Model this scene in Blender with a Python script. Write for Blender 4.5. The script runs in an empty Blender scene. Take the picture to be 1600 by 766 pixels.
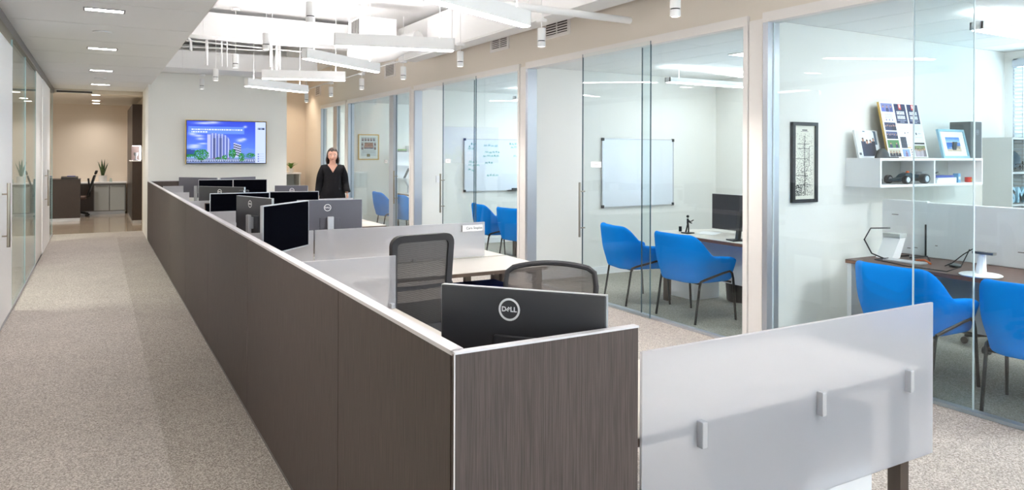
import bpy, bmesh, math, random
import numpy as np
from mathutils import Vector, Matrix

random.seed(7)
PI = math.pi
scene = bpy.context.scene
col = scene.collection

# ------------------------------------------------------------------ camera
FPX, YAW, ROLL, PY, EYE = 1131.66, 0.520611815, 0.00350987618, 240.63, 1.6
fwd = Vector((math.sin(YAW), math.cos(YAW), 0))
rgt = Vector((math.cos(YAW), -math.sin(YAW), 0))
up = Vector((0, 0, 1))
cr = rgt * math.cos(ROLL) + up * math.sin(ROLL)
cu = -rgt * math.sin(ROLL) + up * math.cos(ROLL)
cam_data = bpy.data.cameras.new('camera')
cam = bpy.data.objects.new('camera', cam_data)
col.objects.link(cam)
cam_data.sensor_fit = 'HORIZONTAL'
cam_data.sensor_width = 36
cam_data.lens = FPX / 1600 * 36
cam_data.shift_y = -(383 - PY) / 1600
cam_data.clip_start = 0.05
cam.matrix_world = Matrix(((cr.x, cu.x, -fwd.x, 0), (cr.y, cu.y, -fwd.y, 0), (cr.z, cu.z, -fwd.z, EYE), (0, 0, 0, 1)))
scene.camera = cam

# ------------------------------------------------------------------ world, view
world = bpy.data.worlds.new('daylight')
scene.world = world
world.use_nodes = True
wn = world.node_tree
wn.nodes['Background'].inputs[0].default_value = (0.72, 0.86, 1.0, 1)
wn.nodes['Background'].inputs[1].default_value = 3.6
scene.view_settings.view_transform = 'Standard'
scene.view_settings.look = 'None'
scene.view_settings.gamma = 1.0
scene.view_settings.use_curve_mapping = False
scene.view_settings.exposure = 1.43
scene.cycles.use_denoising = True
scene.cycles.max_bounces = 10
scene.cycles.diffuse_bounces = 5
scene.cycles.glossy_bounces = 5
scene.cycles.transmission_bounces = 8
scene.cycles.transparent_max_bounces = 24
scene.cycles.caustics_reflective = False
scene.cycles.caustics_refractive = False
scene.cycles.sample_clamp_indirect = 6

LINEAR_E = 18.0      # open-office linear pendants (emission of their diffusers)
OFFICE_E = 10.0      # linear pendants in the glazed offices
DOWN_E = 14.0        # recessed downlights
WARM_E = 7.0

# ------------------------------------------------------------------ materials
def s2l(c):
    c = c / 255.0
    return c / 12.92 if c <= 0.04045 else ((c + 0.055) / 1.055) ** 2.4
def rgb(r, g, b):
    return (s2l(r), s2l(g), s2l(b), 1)

MATS = {}
def mat(name, c, rough=0.5, metal=0.0, spec=0.5, bump=None, noise=None, emit=0.0):
    m = bpy.data.materials.new(name)
    m.use_nodes = True
    nt = m.node_tree
    b = nt.nodes['Principled BSDF']
    b.inputs['Base Color'].default_value = c
    b.inputs['Roughness'].default_value = rough
    b.inputs['Metallic'].default_value = metal
    b.inputs['Specular IOR Level'].default_value = spec
    if emit:
        b.inputs['Emission Color'].default_value = c
        b.inputs['Emission Strength'].default_value = emit
    if noise or bump:
        tc = nt.nodes.new('ShaderNodeTexCoord')
        mp = nt.nodes.new('ShaderNodeMapping')
        nt.links.new(tc.outputs['Object'], mp.inputs[0])
        nz = nt.nodes.new('ShaderNodeTexNoise')
        nt.links.new(mp.outputs[0], nz.inputs['Vector'])
        sc, c2, amt = noise if noise else (bump[0], c, 0)
        if isinstance(sc, tuple):
            mp.inputs['Scale'].default_value = sc
            nz.inputs['Scale'].default_value = 1
        else:
            nz.inputs['Scale'].default_value = sc
        nz.inputs['Detail'].default_value = 4
        if noise:
            cr_ = nt.nodes.new('ShaderNodeValToRGB')
            cr_.color_ramp.elements[0].position = 0.5 - amt
            cr_.color_ramp.elements[1].position = 0.5 + amt
            cr_.color_ramp.elements[0].color = c
            cr_.color_ramp.elements[1].color = c2
            nt.links.new(nz.outputs['Fac'], cr_.inputs[0])
            nt.links.new(cr_.outputs[0], b.inputs['Base Color'])
        if bump:
            bp = nt.nodes.new('ShaderNodeBump')
            bp.inputs['Strength'].default_value = bump[1]
            bp.inputs['Distance'].default_value = bump[2]
            nt.links.new(nz.outputs['Fac'], bp.inputs['Height'])
            nt.links.new(bp.outputs[0], b.inputs['Normal'])
    MATS[name] = m
    return m

def emission(name, c, e):
    m = bpy.data.materials.new(name)
    m.use_nodes = True
    nt = m.node_tree
    nt.nodes.remove(nt.nodes['Principled BSDF'])
    em = nt.nodes.new('ShaderNodeEmission')
    em.inputs[0].default_value = c
    em.inputs[1].default_value = e
    nt.links.new(em.outputs[0], nt.nodes['Material Output'].inputs[0])
    MATS[name] = m
    return m

def glass(name, tint, rough=0.0, refl=1.0):
    m = bpy.data.materials.new(name)
    m.use_nodes = True
    nt = m.node_tree
    nt.nodes.remove(nt.nodes['Principled BSDF'])
    tr = nt.nodes.new('ShaderNodeBsdfTransparent')
    tr.inputs[0].default_value = tint
    gl = nt.nodes.new('ShaderNodeBsdfGlossy')
    gl.inputs['Roughness'].default_value = rough
    fr = nt.nodes.new('ShaderNodeLayerWeight'); fr.inputs['Blend'].default_value = 0.5
    pw = nt.nodes.new('ShaderNodeMath'); pw.operation = 'POWER'; pw.inputs[1].default_value = 5
    nt.links.new(fr.outputs['Facing'], pw.inputs[0])
    mu = nt.nodes.new('ShaderNodeMath'); mu.operation = 'MULTIPLY_ADD'
    mu.inputs[1].default_value = 0.8 * refl; mu.inputs[2].default_value = 0.035 * refl
    mx = nt.nodes.new('ShaderNodeMixShader')
    nt.links.new(pw.outputs[0], mu.inputs[0])
    nt.links.new(mu.outputs[0], mx.inputs[0])
    nt.links.new(tr.outputs[0], mx.inputs[1])
    nt.links.new(gl.outputs[0], mx.inputs[2])
    nt.links.new(mx.outputs[0], nt.nodes['Material Output'].inputs[0])
    MATS[name] = m
    return m

def frosted(name, c, see=0.45, rough=0.45):
    m = bpy.data.materials.new(name)
    m.use_nodes = True
    nt = m.node_tree
    nt.nodes.remove(nt.nodes['Principled BSDF'])
    df = nt.nodes.new('ShaderNodeBsdfDiffuse'); df.inputs[0].default_value = c
    tl = nt.nodes.new('ShaderNodeBsdfTranslucent'); tl.inputs[0].default_value = c
    rf = nt.nodes.new('ShaderNodeBsdfRefraction')
    rf.inputs['Color'].default_value = (0.97, 0.97, 0.98, 1)
    rf.inputs['Roughness'].default_value = rough
    rf.inputs['IOR'].default_value = 1.12
    m1 = nt.nodes.new('ShaderNodeMixShader'); m1.inputs[0].default_value = 0.35
    m2 = nt.nodes.new('ShaderNodeMixShader'); m2.inputs[0].default_value = see
    nt.links.new(df.outputs[0], m1.inputs[1]); nt.links.new(tl.outputs[0], m1.inputs[2])
    nt.links.new(m1.outputs[0], m2.inputs[1]); nt.links.new(rf.outputs[0], m2.inputs[2])
    nt.links.new(m2.outputs[0], nt.nodes['Material Output'].inputs[0])
    MATS[name] = m
    return m

def meshcloth(name, c, hole):
    m = bpy.data.materials.new(name)
    m.use_nodes = True
    nt = m.node_tree
    b = nt.nodes['Principled BSDF']
    b.inputs['Base Color'].default_value = c
    b.inputs['Roughness'].default_value = 0.7
    tc = nt.nodes.new('ShaderNodeTexCoord')
    wv = nt.nodes.new('ShaderNodeTexWave')
    wv.wave_type = 'BANDS'; wv.bands_direction = 'Z'
    wv.inputs['Scale'].default_value = 55
    wv.inputs['Distortion'].default_value = 3
    nt.links.new(tc.outputs['Object'], wv.inputs['Vector'])
    mr = nt.nodes.new('ShaderNodeMapRange')
    mr.inputs['To Min'].default_value = max(0, hole - 0.12)
    mr.inputs['To Max'].default_value = hole + 0.12
    nt.links.new(wv.outputs['Fac'], mr.inputs['Value'])
    tr = nt.nodes.new('ShaderNodeBsdfTransparent')
    mx = nt.nodes.new('ShaderNodeMixShader')
    nt.links.new(mr.outputs[0], mx.inputs[0])
    nt.links.new(b.outputs[0], mx.inputs[1])
    nt.links.new(tr.outputs[0], mx.inputs[2])
    nt.links.new(mx.outputs[0], nt.nodes['Material Output'].inputs[0])
    MATS[name] = m
    return m

def attr_mat(name, emit=0.0, rough=0.5):
    m = bpy.data.materials.new(name)
    m.use_nodes = True
    nt = m.node_tree
    b = nt.nodes['Principled BSDF']
    at = nt.nodes.new('ShaderNodeAttribute'); at.attribute_name = 'Col'
    b.inputs['Roughness'].default_value = rough
    nt.links.new(at.outputs['Color'], b.inputs['Base Color'])
    if emit:
        b.inputs['Base Color'].default_value = (0, 0, 0, 1)
        for l in list(nt.links):
            if l.to_socket == b.inputs['Base Color']: nt.links.remove(l)
        nt.links.new(at.outputs['Color'], b.inputs['Emission Color'])
        b.inputs['Emission Strength'].default_value = emit
    MATS[name] = m
    return m

def grain(name, dark, light, rough=0.45, axis='Z'):
    """fine straight laminate grain running along one axis"""
    m = mat(name, dark, rough)
    nt = m.node_tree
    b = nt.nodes['Principled BSDF']
    tc = nt.nodes.new('ShaderNodeTexCoord')
    mp = nt.nodes.new('ShaderNodeMapping')
    s = {'Z': (620, 620, 7.0), 'X': (2, 200, 200), 'Y': (200, 2, 200)}[axis]
    mp.inputs['Scale'].default_value = s
    nt.links.new(tc.outputs['Object'], mp.inputs[0])
    nz = nt.nodes.new('ShaderNodeTexNoise')
    nz.inputs['Scale'].default_value = 1; nz.inputs['Detail'].default_value = 5
    nt.links.new(mp.outputs[0], nz.inputs['Vector'])
    rp = nt.nodes.new('ShaderNodeValToRGB')
    rp.color_ramp.elements[0].position = 0.32; rp.color_ramp.elements[0].color = dark
    rp.color_ramp.elements[1].position = 0.70; rp.color_ramp.elements[1].color = light
    nt.links.new(nz.outputs['Fac'], rp.inputs[0])
    nt.links.new(rp.outputs[0], b.inputs['Base Color'])
    return m

def carpet(name, a, b_, c):
    m = mat(name, a, 0.95, 0, 0.15)
    nt = m.node_tree
    b = nt.nodes['Principled BSDF']
    tc = nt.nodes.new('ShaderNodeTexCoord')
    n1 = nt.nodes.new('ShaderNodeTexNoise'); n1.inputs['Scale'].default_value = 125; n1.inputs['Detail'].default_value = 3; n1.inputs['Roughness'].default_value = 0.7
    n2 = nt.nodes.new('ShaderNodeTexNoise'); n2.inputs['Scale'].default_value = 2.2; n2.inputs['Detail'].default_value = 3
    mp = nt.nodes.new('ShaderNodeMapping'); mp.inputs['Location'].default_value = (0, 0, 0.3717)
    nt.links.new(tc.outputs['Object'], mp.inputs[0])
    nt.links.new(mp.outputs[0], n1.inputs['Vector']); nt.links.new(mp.outputs[0], n2.inputs['Vector'])
    rp = nt.nodes.new('ShaderNodeValToRGB')
    rp.color_ramp.elements[0].position = 0.36; rp.color_ramp.elements[0].color = a
    rp.color_ramp.elements[1].position = 0.64; rp.color_ramp.elements[1].color = c
    e = rp.color_ramp.elements.new(0.5); e.color = b_
    nt.links.new(n1.outputs['Fac'], rp.inputs[0])
    mx = nt.nodes.new('ShaderNodeMix'); mx.data_type = 'RGBA'; mx.blend_type = 'MULTIPLY'
    mx.inputs['Factor'].default_value = 0.35
    r2 = nt.nodes.new('ShaderNodeValToRGB')
    r2.color_ramp.elements[0].position = 0.35; r2.color_ramp.elements[0].color = (0.82, 0.82, 0.82, 1)
    r2.color_ramp.elements[1].position = 0.65; r2.color_ramp.elements[1].color = (1, 1, 1, 1)
    nt.links.new(n2.outputs['Fac'], r2.inputs[0])
    nt.links.new(rp.outputs[0], mx.inputs['A']); nt.links.new(r2.outputs[0], mx.inputs['B'])
    nt.links.new(mx.outputs['Result'], b.inputs['Base Color'])
    bp = nt.nodes.new('ShaderNodeBump'); bp.inputs['Strength'].default_value = 0.3; bp.inputs['Distance'].default_value = 0.006
    nt.links.new(n1.outputs['Fac'], bp.inputs['Height']); nt.links.new(bp.outputs[0], b.inputs['Normal'])
    return m

carpet('carpet', rgb(132, 123, 117), rgb(175, 166, 159), rgb(214, 206, 199))
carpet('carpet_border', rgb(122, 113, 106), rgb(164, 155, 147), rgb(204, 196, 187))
carpet('carpet_office', rgb(120, 117, 109), rgb(152, 149, 140), rgb(184, 181, 172))
mat('wall_cream', rgb(232, 226, 214), 0.9)
mat('wall_beige', rgb(234, 225, 213), 0.9)
mat('wall_tv', rgb(250, 248, 242), 0.9)
mat('wall_office', rgb(246, 244, 239), 0.9)
mat('wall_tan', rgb(230, 217, 201), 0.9)
mat('white_paint', rgb(244, 243, 242), 0.7)
mat('ceiling_tile', rgb(233, 233, 232), 0.9)
mat('office_tile', rgb(240, 240, 238), 0.9)
mat('frame_white', rgb(240, 235, 231), 0.45)
mat('aluminium', rgb(196, 200, 208), 0.35, 0.7)
mat('channel_grey', rgb(120, 118, 116), 0.4, 0.5)
mat('chrome', rgb(220, 220, 222), 0.15, 1.0)
mat('nickel', rgb(170, 158, 142), 0.3, 1.0)
mat('silver', rgb(205, 206, 210), 0.35, 0.6)
mat('white_lam', rgb(249, 248, 249), 0.4)
mat('desk_top', rgb(222, 214, 204), 0.35)
mat('desk_edge', rgb(92, 74, 62), 0.5)
mat('leg_bronze', rgb(88, 76, 68), 0.4, 0.5)
grain('wood_dark', rgb(56, 46, 42), rgb(93, 80, 75), 0.62)
grain('wood_rec', rgb(44, 34, 30), rgb(70, 56, 49), 0.4)
grain('walnut', rgb(112, 70, 46), rgb(158, 106, 74), 0.4, 'Y')
mat('trim_cap', rgb(226, 222, 224), 0.35, 0.2)
mat('black_plastic', rgb(28, 28, 31), 0.4)
mat('charcoal', rgb(58, 57, 60), 0.55)
mat('monitor_back', rgb(62, 62, 67), 0.35)
mat('monitor_grey', rgb(96, 95, 104), 0.4)
mat('screen_black', rgb(10, 11, 17), 0.35, 0, 0.0)
mat('black_metal', rgb(34, 33, 33), 0.4, 0.3)
mat('blue_felt', rgb(0, 136, 232), 0.9, 0, 0.2, bump=(260, 0.15, 0.002))
mat('navy', rgb(30, 44, 110), 0.9, 0, 0.2)
mat('whiteboard', rgb(240, 244, 252), 0.2)
mat('marker', rgb(92, 202, 196), 0.6)
mat('paper', rgb(246, 246, 246), 0.7)
mat('ink', rgb(70, 70, 74), 0.7)
mat('gold', rgb(206, 170, 92), 0.35, 0.6)
mat('black_frame', rgb(30, 29, 32), 0.4)
mat('sky_frame', rgb(150, 192, 210), 0.5)
mat('slate_box', rgb(92, 96, 98), 0.6)
mat('grey_lam', rgb(196, 200, 198), 0.5)
mat('leaf', rgb(70, 128, 52), 0.6, noise=(12, rgb(120, 168, 70), 0.2))
mat('snake_leaf', rgb(44, 76, 44), 0.5, noise=(30, rgb(96, 118, 70), 0.15))
mat('pot_white', rgb(236, 234, 230), 0.4)
mat('tile_stone', rgb(176, 158, 140), 0.12, 0, 0.5, noise=(3, rgb(196, 180, 162), 0.25))
mat('skin', rgb(224, 172, 150), 0.55)
mat('lip', rgb(176, 96, 92), 0.5)
mat('hair', rgb(50, 40, 37), 0.6, noise=((120, 120, 8), rgb(84, 68, 62), 0.2))
mat('black_cloth', rgb(24, 23, 26), 0.85, 0, 0.2)
mat('red', rgb(208, 40, 30), 0.4)
mat('yellow', rgb(226, 176, 40), 0.5)
mat('royal', rgb(44, 66, 160), 0.4)
mat('teal', rgb(34, 62, 74), 0.4)
mat('orange', rgb(232, 110, 50), 0.5)
mat('lightblue', rgb(120, 176, 220), 0.5)
mat('brown', rgb(96, 74, 66), 0.6)
mat('vent_dark', rgb(70, 62, 58), 0.7)
mat('blind', rgb(238, 244, 248), 0.5)
emission('lamp', (1, 0.972, 0.978, 1), LINEAR_E)
emission('lamp_up', (1, 0.972, 0.978, 1), LINEAR_E * 2.5)
emission('lamp_soft', (1, 0.98, 0.95, 1), 1.2)
emission('lamp_office', (0.96, 0.99, 1, 1), OFFICE_E)
emission('fill_bright', (0.97, 0.99, 1, 1), 30.0)
emission('fill_panel', (0.97, 0.99, 1, 1), 6.0)
emission('lamp_down', (1, 0.98, 0.95, 1), DOWN_E)
emission('lamp_warm', (1, 0.93, 0.84, 1), WARM_E)
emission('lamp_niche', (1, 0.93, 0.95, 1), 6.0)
glass('glass', (0.938, 0.976, 0.981, 1))
glass('glass_left', (0.93, 0.975, 0.96, 1))
mat('glass_edge', rgb(86, 108, 116), 0.2)
mat('glass_edge_white', rgb(232, 242, 246), 0.2)
mat('glass_edge_pale', rgb(170, 200, 208), 0.2)
glass('clear_glass', (0.8, 0.9, 0.92, 1))
frosted('acrylic', rgb(248, 247, 252), 0.54, 0.34)
meshcloth('mesh_grey', rgb(66, 63, 62), 0.10)
meshcloth('mesh_open', rgb(112, 104, 100), 0.22)
attr_mat('print')
attr_mat('tv_picture', 0.42)

# ------------------------------------------------------------------ mesh builder
class MB:
    def __init__(self):
        self.bm = bmesh.new()
        self.mi = 0
    def _tag(self, faces):
        for f in faces: f.material_index = self.mi
    def box(self, x0, y0, z0, x1, y1, z1, bev=0.0, seg=2, M=None):
        x0, x1 = min(x0, x1), max(x0, x1); y0, y1 = min(y0, y1), max(y0, y1); z0, z1 = min(z0, z1), max(z0, z1)
        bm = self.bm
        vs = [bm.verts.new((x, y, z)) for z in (z0, z1) for y in (y0, y1) for x in (x0, x1)]
        fs = [bm.faces.new([vs[i] for i in q]) for q in ((0, 2, 3, 1), (4, 5, 7, 6), (0, 1, 5, 4), (2, 6, 7, 3), (0, 4, 6, 2), (1, 3, 7, 5))]
        self._tag(fs)
        if bev > 0:
            es = list({e for f in fs for e in f.edges})
            r = bmesh.ops.bevel(bm, geom=es, offset=bev, segments=seg, affect='EDGES', profile=0.5)
            self._tag(r['faces'])
            vs = list({v for f in r['faces'] for v in f.verts} | {v for v in vs if v.is_valid})
        if M is not None:
            bmesh.ops.transform(bm, matrix=M, verts=[v for v in vs if v.is_valid])
        return self
    def cyl(self, p, q, r0, r1=None, n=14):
        r1 = r0 if r1 is None else r1
        p = Vector(p); q = Vector(q); d = (q - p).normalized()
        a = d.orthogonal().normalized(); b = d.cross(a)
        bm = self.bm
        A = [bm.verts.new(p + (a * math.cos(t) + b * math.sin(t)) * r0) for t in [2 * PI * i / n for i in range(n)]]
        B = [bm.verts.new(q + (a * math.cos(t) + b * math.sin(t)) * r1) for t in [2 * PI * i / n for i in range(n)]]
        fs = [bm.faces.new((A[i], A[(i + 1) % n], B[(i + 1) % n], B[i])) for i in range(n)]
        fs += [bm.faces.new(A[::-1]), bm.faces.new(B)]
        self._tag(fs)
        return self
    def tube(self, pts, r, n=8, closed=False):
        pts = [Vector(p) for p in pts]
        bm = self.bm
        rings = []
        N = len(pts)
        prev = None
        for i, p in enumerate(pts):
            if closed: t = (pts[(i + 1) % N] - pts[i - 1]).normalized()
            elif i == 0: t = (pts[1] - p).normalized()
            elif i == N - 1: t = (p - pts[-2]).normalized()
            else: t = ((pts[i + 1] - p).normalized() + (p - pts[i - 1]).normalized()).normalized()
            if prev is None: a = t.orthogonal().normalized()
            else:
                a = prev - t * prev.dot(t); a.normalize()
            prev = a
            b = t.cross(a)
            rr = r[i] if isinstance(r, (list, tuple)) else r
            rings.append([bm.verts.new(p + (a * math.cos(2 * PI * k / n) + b * math.sin(2 * PI * k / n)) * rr) for k in range(n)])
        fs = []
        for i in range(N if closed else N - 1):
            A = rings[i]; B = rings[(i + 1) % N]
            if closed and i == N - 1:
                off = min(range(n), key=lambda o: (A[0].co - B[o].co).length)
                B = B[off:] + B[:off]
            fs += [bm.faces.new((A[k], A[(k + 1) % n], B[(k + 1) % n], B[k])) for k in range(n)]
        if not closed:
            fs += [bm.faces.new(rings[0][::-1]), bm.faces.new(rings[-1])]
        self._tag(fs)
        return self
    def lathe(self, prof, n=20, c=(0, 0, 0)):
        bm = self.bm
        rings = [[bm.verts.new((c[0] + r * math.cos(2 * PI * k / n), c[1] + r * math.sin(2 * PI * k / n), c[2] + z)) for k in range(n)] for r, z in prof]
        fs = []
        for A, B in zip(rings, rings[1:]):
            fs += [bm.faces.new((A[k], A[(k + 1) % n], B[(k + 1) % n], B[k])) for k in range(n)]
        fs += [bm.faces.new(rings[0][::-1]), bm.faces.new(rings[-1])]
        self._tag(fs)
        return self
    def prism(self, poly, z0, z1, M=None):
        bm = self.bm
        A = [bm.verts.new((x, y, z0)) for x, y in poly]
        B = [bm.verts.new((x, y, z1)) for x, y in poly]
        n = len(poly)
        fs = [bm.faces.new((A[i], A[(i + 1) % n], B[(i + 1) % n], B[i])) for i in range(n)]
        fs += [bm.faces.new(A[::-1]), bm.faces.new(B)]
        self._tag(fs)
        if M is not None: bmesh.ops.transform(bm, matrix=M, verts=A + B)
        return self
    def sphere(self, c, r, sx=1, sy=1, sz=1, u=16, v=10):
        res = bmesh.ops.create_uvsphere(self.bm, u_segments=u, v_segments=v, radius=r)
        for w in res['verts']:
            w.co = Vector((w.co.x * sx + c[0], w.co.y * sy + c[1], w.co.z * sz + c[2]))
        for f in {f for w in res['verts'] for f in w.link_faces}: f.material_index = self.mi
        return self
    def quad(self, *pts):
        f = self.bm.faces.new([self.bm.verts.new(p) for p in pts]); f.material_index = self.mi
        return self
    def grid(self, rows):
        """rows: list of rows of points -> quad grid"""
        V = [[self.bm.verts.new(p) for p in r] for r in rows]
        fs = [self.bm.faces.new((A[k], A[k + 1], B[k + 1], B[k])) for A, B in zip(V, V[1:]) for k in range(len(A) - 1)]
        self._tag(fs)
        return self
    def build(self, name, m, parent=None, smooth=False, kind=None, label=None, loc=None):
        me = bpy.data.meshes.new(name)
        bmesh.ops.recalc_face_normals(self.bm, faces=self.bm.faces)
        self.bm.to_mesh(me); self.bm.free()
        for q in (m if isinstance(m, (list, tuple)) else [m]):
            me.materials.append(MATS[q])
        if smooth:
            me.polygons.foreach_set('use_smooth', [True] * len(me.polygons))
            try: me.set_sharp_from_angle(angle=0.6)
            except Exception: pass
        o = bpy.data.objects.new(name, me)
        col.objects.link(o)
        if parent is not None: o.parent = parent
        if loc is not None: o.location = loc
        if kind: o['kind'] = kind
        if label: o['label'] = label
        return o

def tag(o, label=None, cat=None, group=None, kind=None):
    if label: o['label'] = label
    if cat: o['category'] = cat
    if group: o['group'] = group
    if kind: o['kind'] = kind
    return o

def thing(name, label, cat, loc=(0, 0, 0), rz=0.0, group=None):
    o = bpy.data.objects.new(name, None)
    o.empty_display_size = 0.1
    col.objects.link(o)
    o.location = loc; o.rotation_euler = (0, 0, rz)
    return tag(o, label, cat, group)

def struct(name, loc=(0, 0, 0), label=None):
    o = bpy.data.objects.new(name, None)
    col.objects.link(o); o.location = loc
    o['kind'] = 'structure'
    if label: o['label'] = label
    return o

def kids(o): return [c for c in bpy.data.objects if c.parent == o]
def dup(root, loc, rz, label=None, group=None):
    r = root.copy(); col.objects.link(r)
    r.location = loc; r.rotation_euler = (0, 0, rz)
    if label: r['label'] = label
    if group: r['group'] = group
    for ch in list(root.children):
        c = ch.copy(); col.objects.link(c); c.parent = r
        for g in list(ch.children):
            d = g.copy(); col.objects.link(d); d.parent = c
    return r

def picture(name, w, h, arr, m, parent, M=None):
    """flat print: a grid of coloured cells in local XZ facing -y, lower-left at origin"""
    ny, nx, _ = arr.shape
    xs = np.linspace(0, w, nx + 1); zs = np.linspace(h, 0, ny + 1)
    vv = np.zeros(((ny + 1) * (nx + 1), 3))
    gx, gz = np.meshgrid(xs, zs)
    vv[:, 0] = gx.ravel(); vv[:, 2] = gz.ravel()
    idx = np.arange((ny + 1) * (nx + 1)).reshape(ny + 1, nx + 1)
    fs = np.stack([idx[1:, :-1], idx[1:, 1:], idx[:-1, 1:], idx[:-1, :-1]], -1).reshape(-1, 4)
    me = bpy.data.meshes.new(name)
    me.from_pydata(vv.tolist(), [], fs.tolist())
    ca = me.color_attributes.new('Col', 'FLOAT_COLOR', 'CORNER')
    lin = np.where(arr <= 0.04045, arr / 12.92, ((arr + 0.055) / 1.055) ** 2.4)
    c4 = np.ones((ny * nx, 4, 4)); c4[:, :, :3] = lin.reshape(-1, 1, 3)
    ca.data.foreach_set('color', c4.ravel().astype(np.float32))
    me.materials.append(MATS[m])
    o = bpy.data.objects.new(name, me)
    col.objects.link(o)
    if parent is not None: o.parent = parent
    if M is not None: o.matrix_local = M
    return o

def text_bm(mb, s, size, M, ext=0.0005, bold=0.0):
    """adds extruded lettering to a builder; text is centred in local XY then moved by M"""
    cu_ = bpy.data.curves.new('lettering', 'FONT')
    cu_.body = s; cu_.size = size; cu_.align_x = 'CENTER'; cu_.align_y = 'CENTER'
    cu_.extrude = ext; cu_.offset = bold; cu_.resolution_u = 3
    tmp = bpy.data.objects.new('lettering', cu_)
    me = bpy.data.meshes.new_from_object(tmp)
    me.transform(M)
    n0 = len(mb.bm.faces)
    mb.bm.from_mesh(me)
    mb.bm.faces.ensure_lookup_table()
    for f in mb.bm.faces[n0:]: f.material_index = mb.mi
    bpy.data.objects.remove(tmp); bpy.data.curves.remove(cu_); bpy.data.meshes.remove(me)

# ================================================================== SETTING
GX = 4.68                      # plane of the office glazing
CZ = 2.84                      # corridor soffit
DECK = 3.62                    # painted deck over the open office
BY = [0.43, 4.14, 7.86, 11.55, 15.28]     # walls between the offices
OC = 2.70                      # office ceilings
XB = [8.38, 7.95, 8.38, 8.38, 8.38]       # rear wall of each office (the last is the far office)

# floor: carpet tiles lie on one slab
b = MB(); b.box(-4.2, -4.5, -0.12, GX, 16.62, 0.0); b.build('floor', 'carpet', kind='structure', label='beige loop carpet of the open office and corridor')
b = MB(); b.box(GX, -4.5, -0.12, 8.6, 19.0, 0.0); b.build('floor', 'carpet_office', kind='structure', label='grey green carpet inside the glazed offices')
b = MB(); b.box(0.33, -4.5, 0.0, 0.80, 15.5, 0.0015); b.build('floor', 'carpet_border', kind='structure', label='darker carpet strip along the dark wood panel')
fl = struct('floor', (0, 0, 0), 'polished stone tile floor of the reception')
b = MB(); b.box(-4.2, 16.62, -0.12, GX, 22.6, -0.004); b.build('slab', 'tile_stone', fl)
for i, y in enumerate(np.arange(16.63, 22.1, 0.92)):
    for x in np.arange(-0.9, 0.9, 0.9):
        b = MB(); b.box(x + 0.004, y, -0.004, x + 0.896, y + 0.912, 0.0); b.build('tile', 'tile_stone', fl)

# ---- right wall (header over the glazing, columns between the fronts)
b = MB()
b.box(GX, -4.5, 2.745, GX + 0.14, 19.0, DECK)
for y in BY[0:]:
    b.box(GX - 0.002, y - 0.075, 0, GX + 0.14, y + 0.075, 2.745)
b.box(GX, -4.5, 0, GX + 0.14, BY[0] - 0.075, 2.745)
b.box(GX, 17.36, 0, GX + 0.14, 19.0, 2.745)
b.build('wall_right', 'wall_beige', kind='structure', label='beige header wall and columns around the glazed office fronts')
# column faces painted cream
for y in BY:
    b = MB(); b.box(GX - 0.016, y - 0.07, 0.0, GX - 0.0025, y + 0.07, 2.70); b.build('trim', 'frame_white', kind='structure')
# party walls between the offices
for i, y in enumerate(BY + [19.0]):
    b = MB(); b.box(GX + 0.14, y - 0.06, 0, 8.5, y + 0.06, OC); b.build('wall_side', 'wall_office', kind='structure')
    if i < 5:
        b = MB()
        b.box(GX + 0.14, y - 0.075, 0, 8.3, y - 0.06, 0.10)
        b.build('baseboard_side', 'white_lam', kind='structure')
# rear walls (a window band in each, office 1 shows a plain wall)
spans = [(BY[i] + 0.06, BY[i + 1] - 0.06) for i in range(4)] + [(BY[4] + 0.06, 18.94)]
WIN = [(0.6, 4.0), (4.3, 6.2), (8.1, 10.9), (11.8, 14.4), (15.5, 18.6)]
for i, (y0, y1) in enumerate(spans):
    x = XB[i]; w0, w1 = WIN[i]
    b = MB()
    b.box(x, y0, 0, x + 0.12, y1, 0.9)
    b.box(x, y0, 2.62, x + 0.12, y1, OC)
    b.box(x, y0, 0.9, x + 0.12, w0, 2.62)
    b.box(x, w1, 0.9, x + 0.12, y1, 2.62)
    b.build('wall_rear', 'wall_office', kind='structure')
    win = struct('window_%d' % (i + 1), (x, w0, 0.9), 'exterior window with white horizontal blinds')
    b = MB(); L = w1 - w0
    b.box(0, 0, 0, 0.12, 0.04, 1.72); b.box(0, L - 0.04, 0, 0.12, L, 1.72)
    b.box(0, 0, 0, 0.12, L, 0.04); b.box(0, 0, 1.68, 0.12, L, 1.72)
    b.box(0.02, L / 2 - 0.02, 0, 0.1, L / 2 + 0.02, 1.72)
    b.build('window_frame', 'aluminium', win)
    b = MB(); b.box(0.07, 0.04, 0.04, 0.08, L - 0.04, 1.68); b.build('pane', 'glass', win)
    b = MB(); b.box(-0.06, 0.02, 1.63, -0.005, L - 0.02, 1.70); b.build('blind_headrail', 'aluminium', win)
    for k in range(40 if i == 0 else 20):
        st = 0.04 if i == 0 else 0.08
        z = 1.60 - k * st
        b = MB(); M = Matrix.Translation((-0.035, 0, z)) @ Matrix.Rotation(0.95, 4, 'Y')
        b.box(-0.024, 0.03, -0.001, 0.024, L - 0.03, 0.001, M=M); b.build('slat', 'blind', win)
    b = MB()
    for q in (0.12, L * 0.5, L - 0.12):
        b.cyl((-0.062, q, 0.05), (-0.062, q, 1.64), 0.002, n=5)
    b.build('ladder_cord', 'channel_grey', win)

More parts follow.
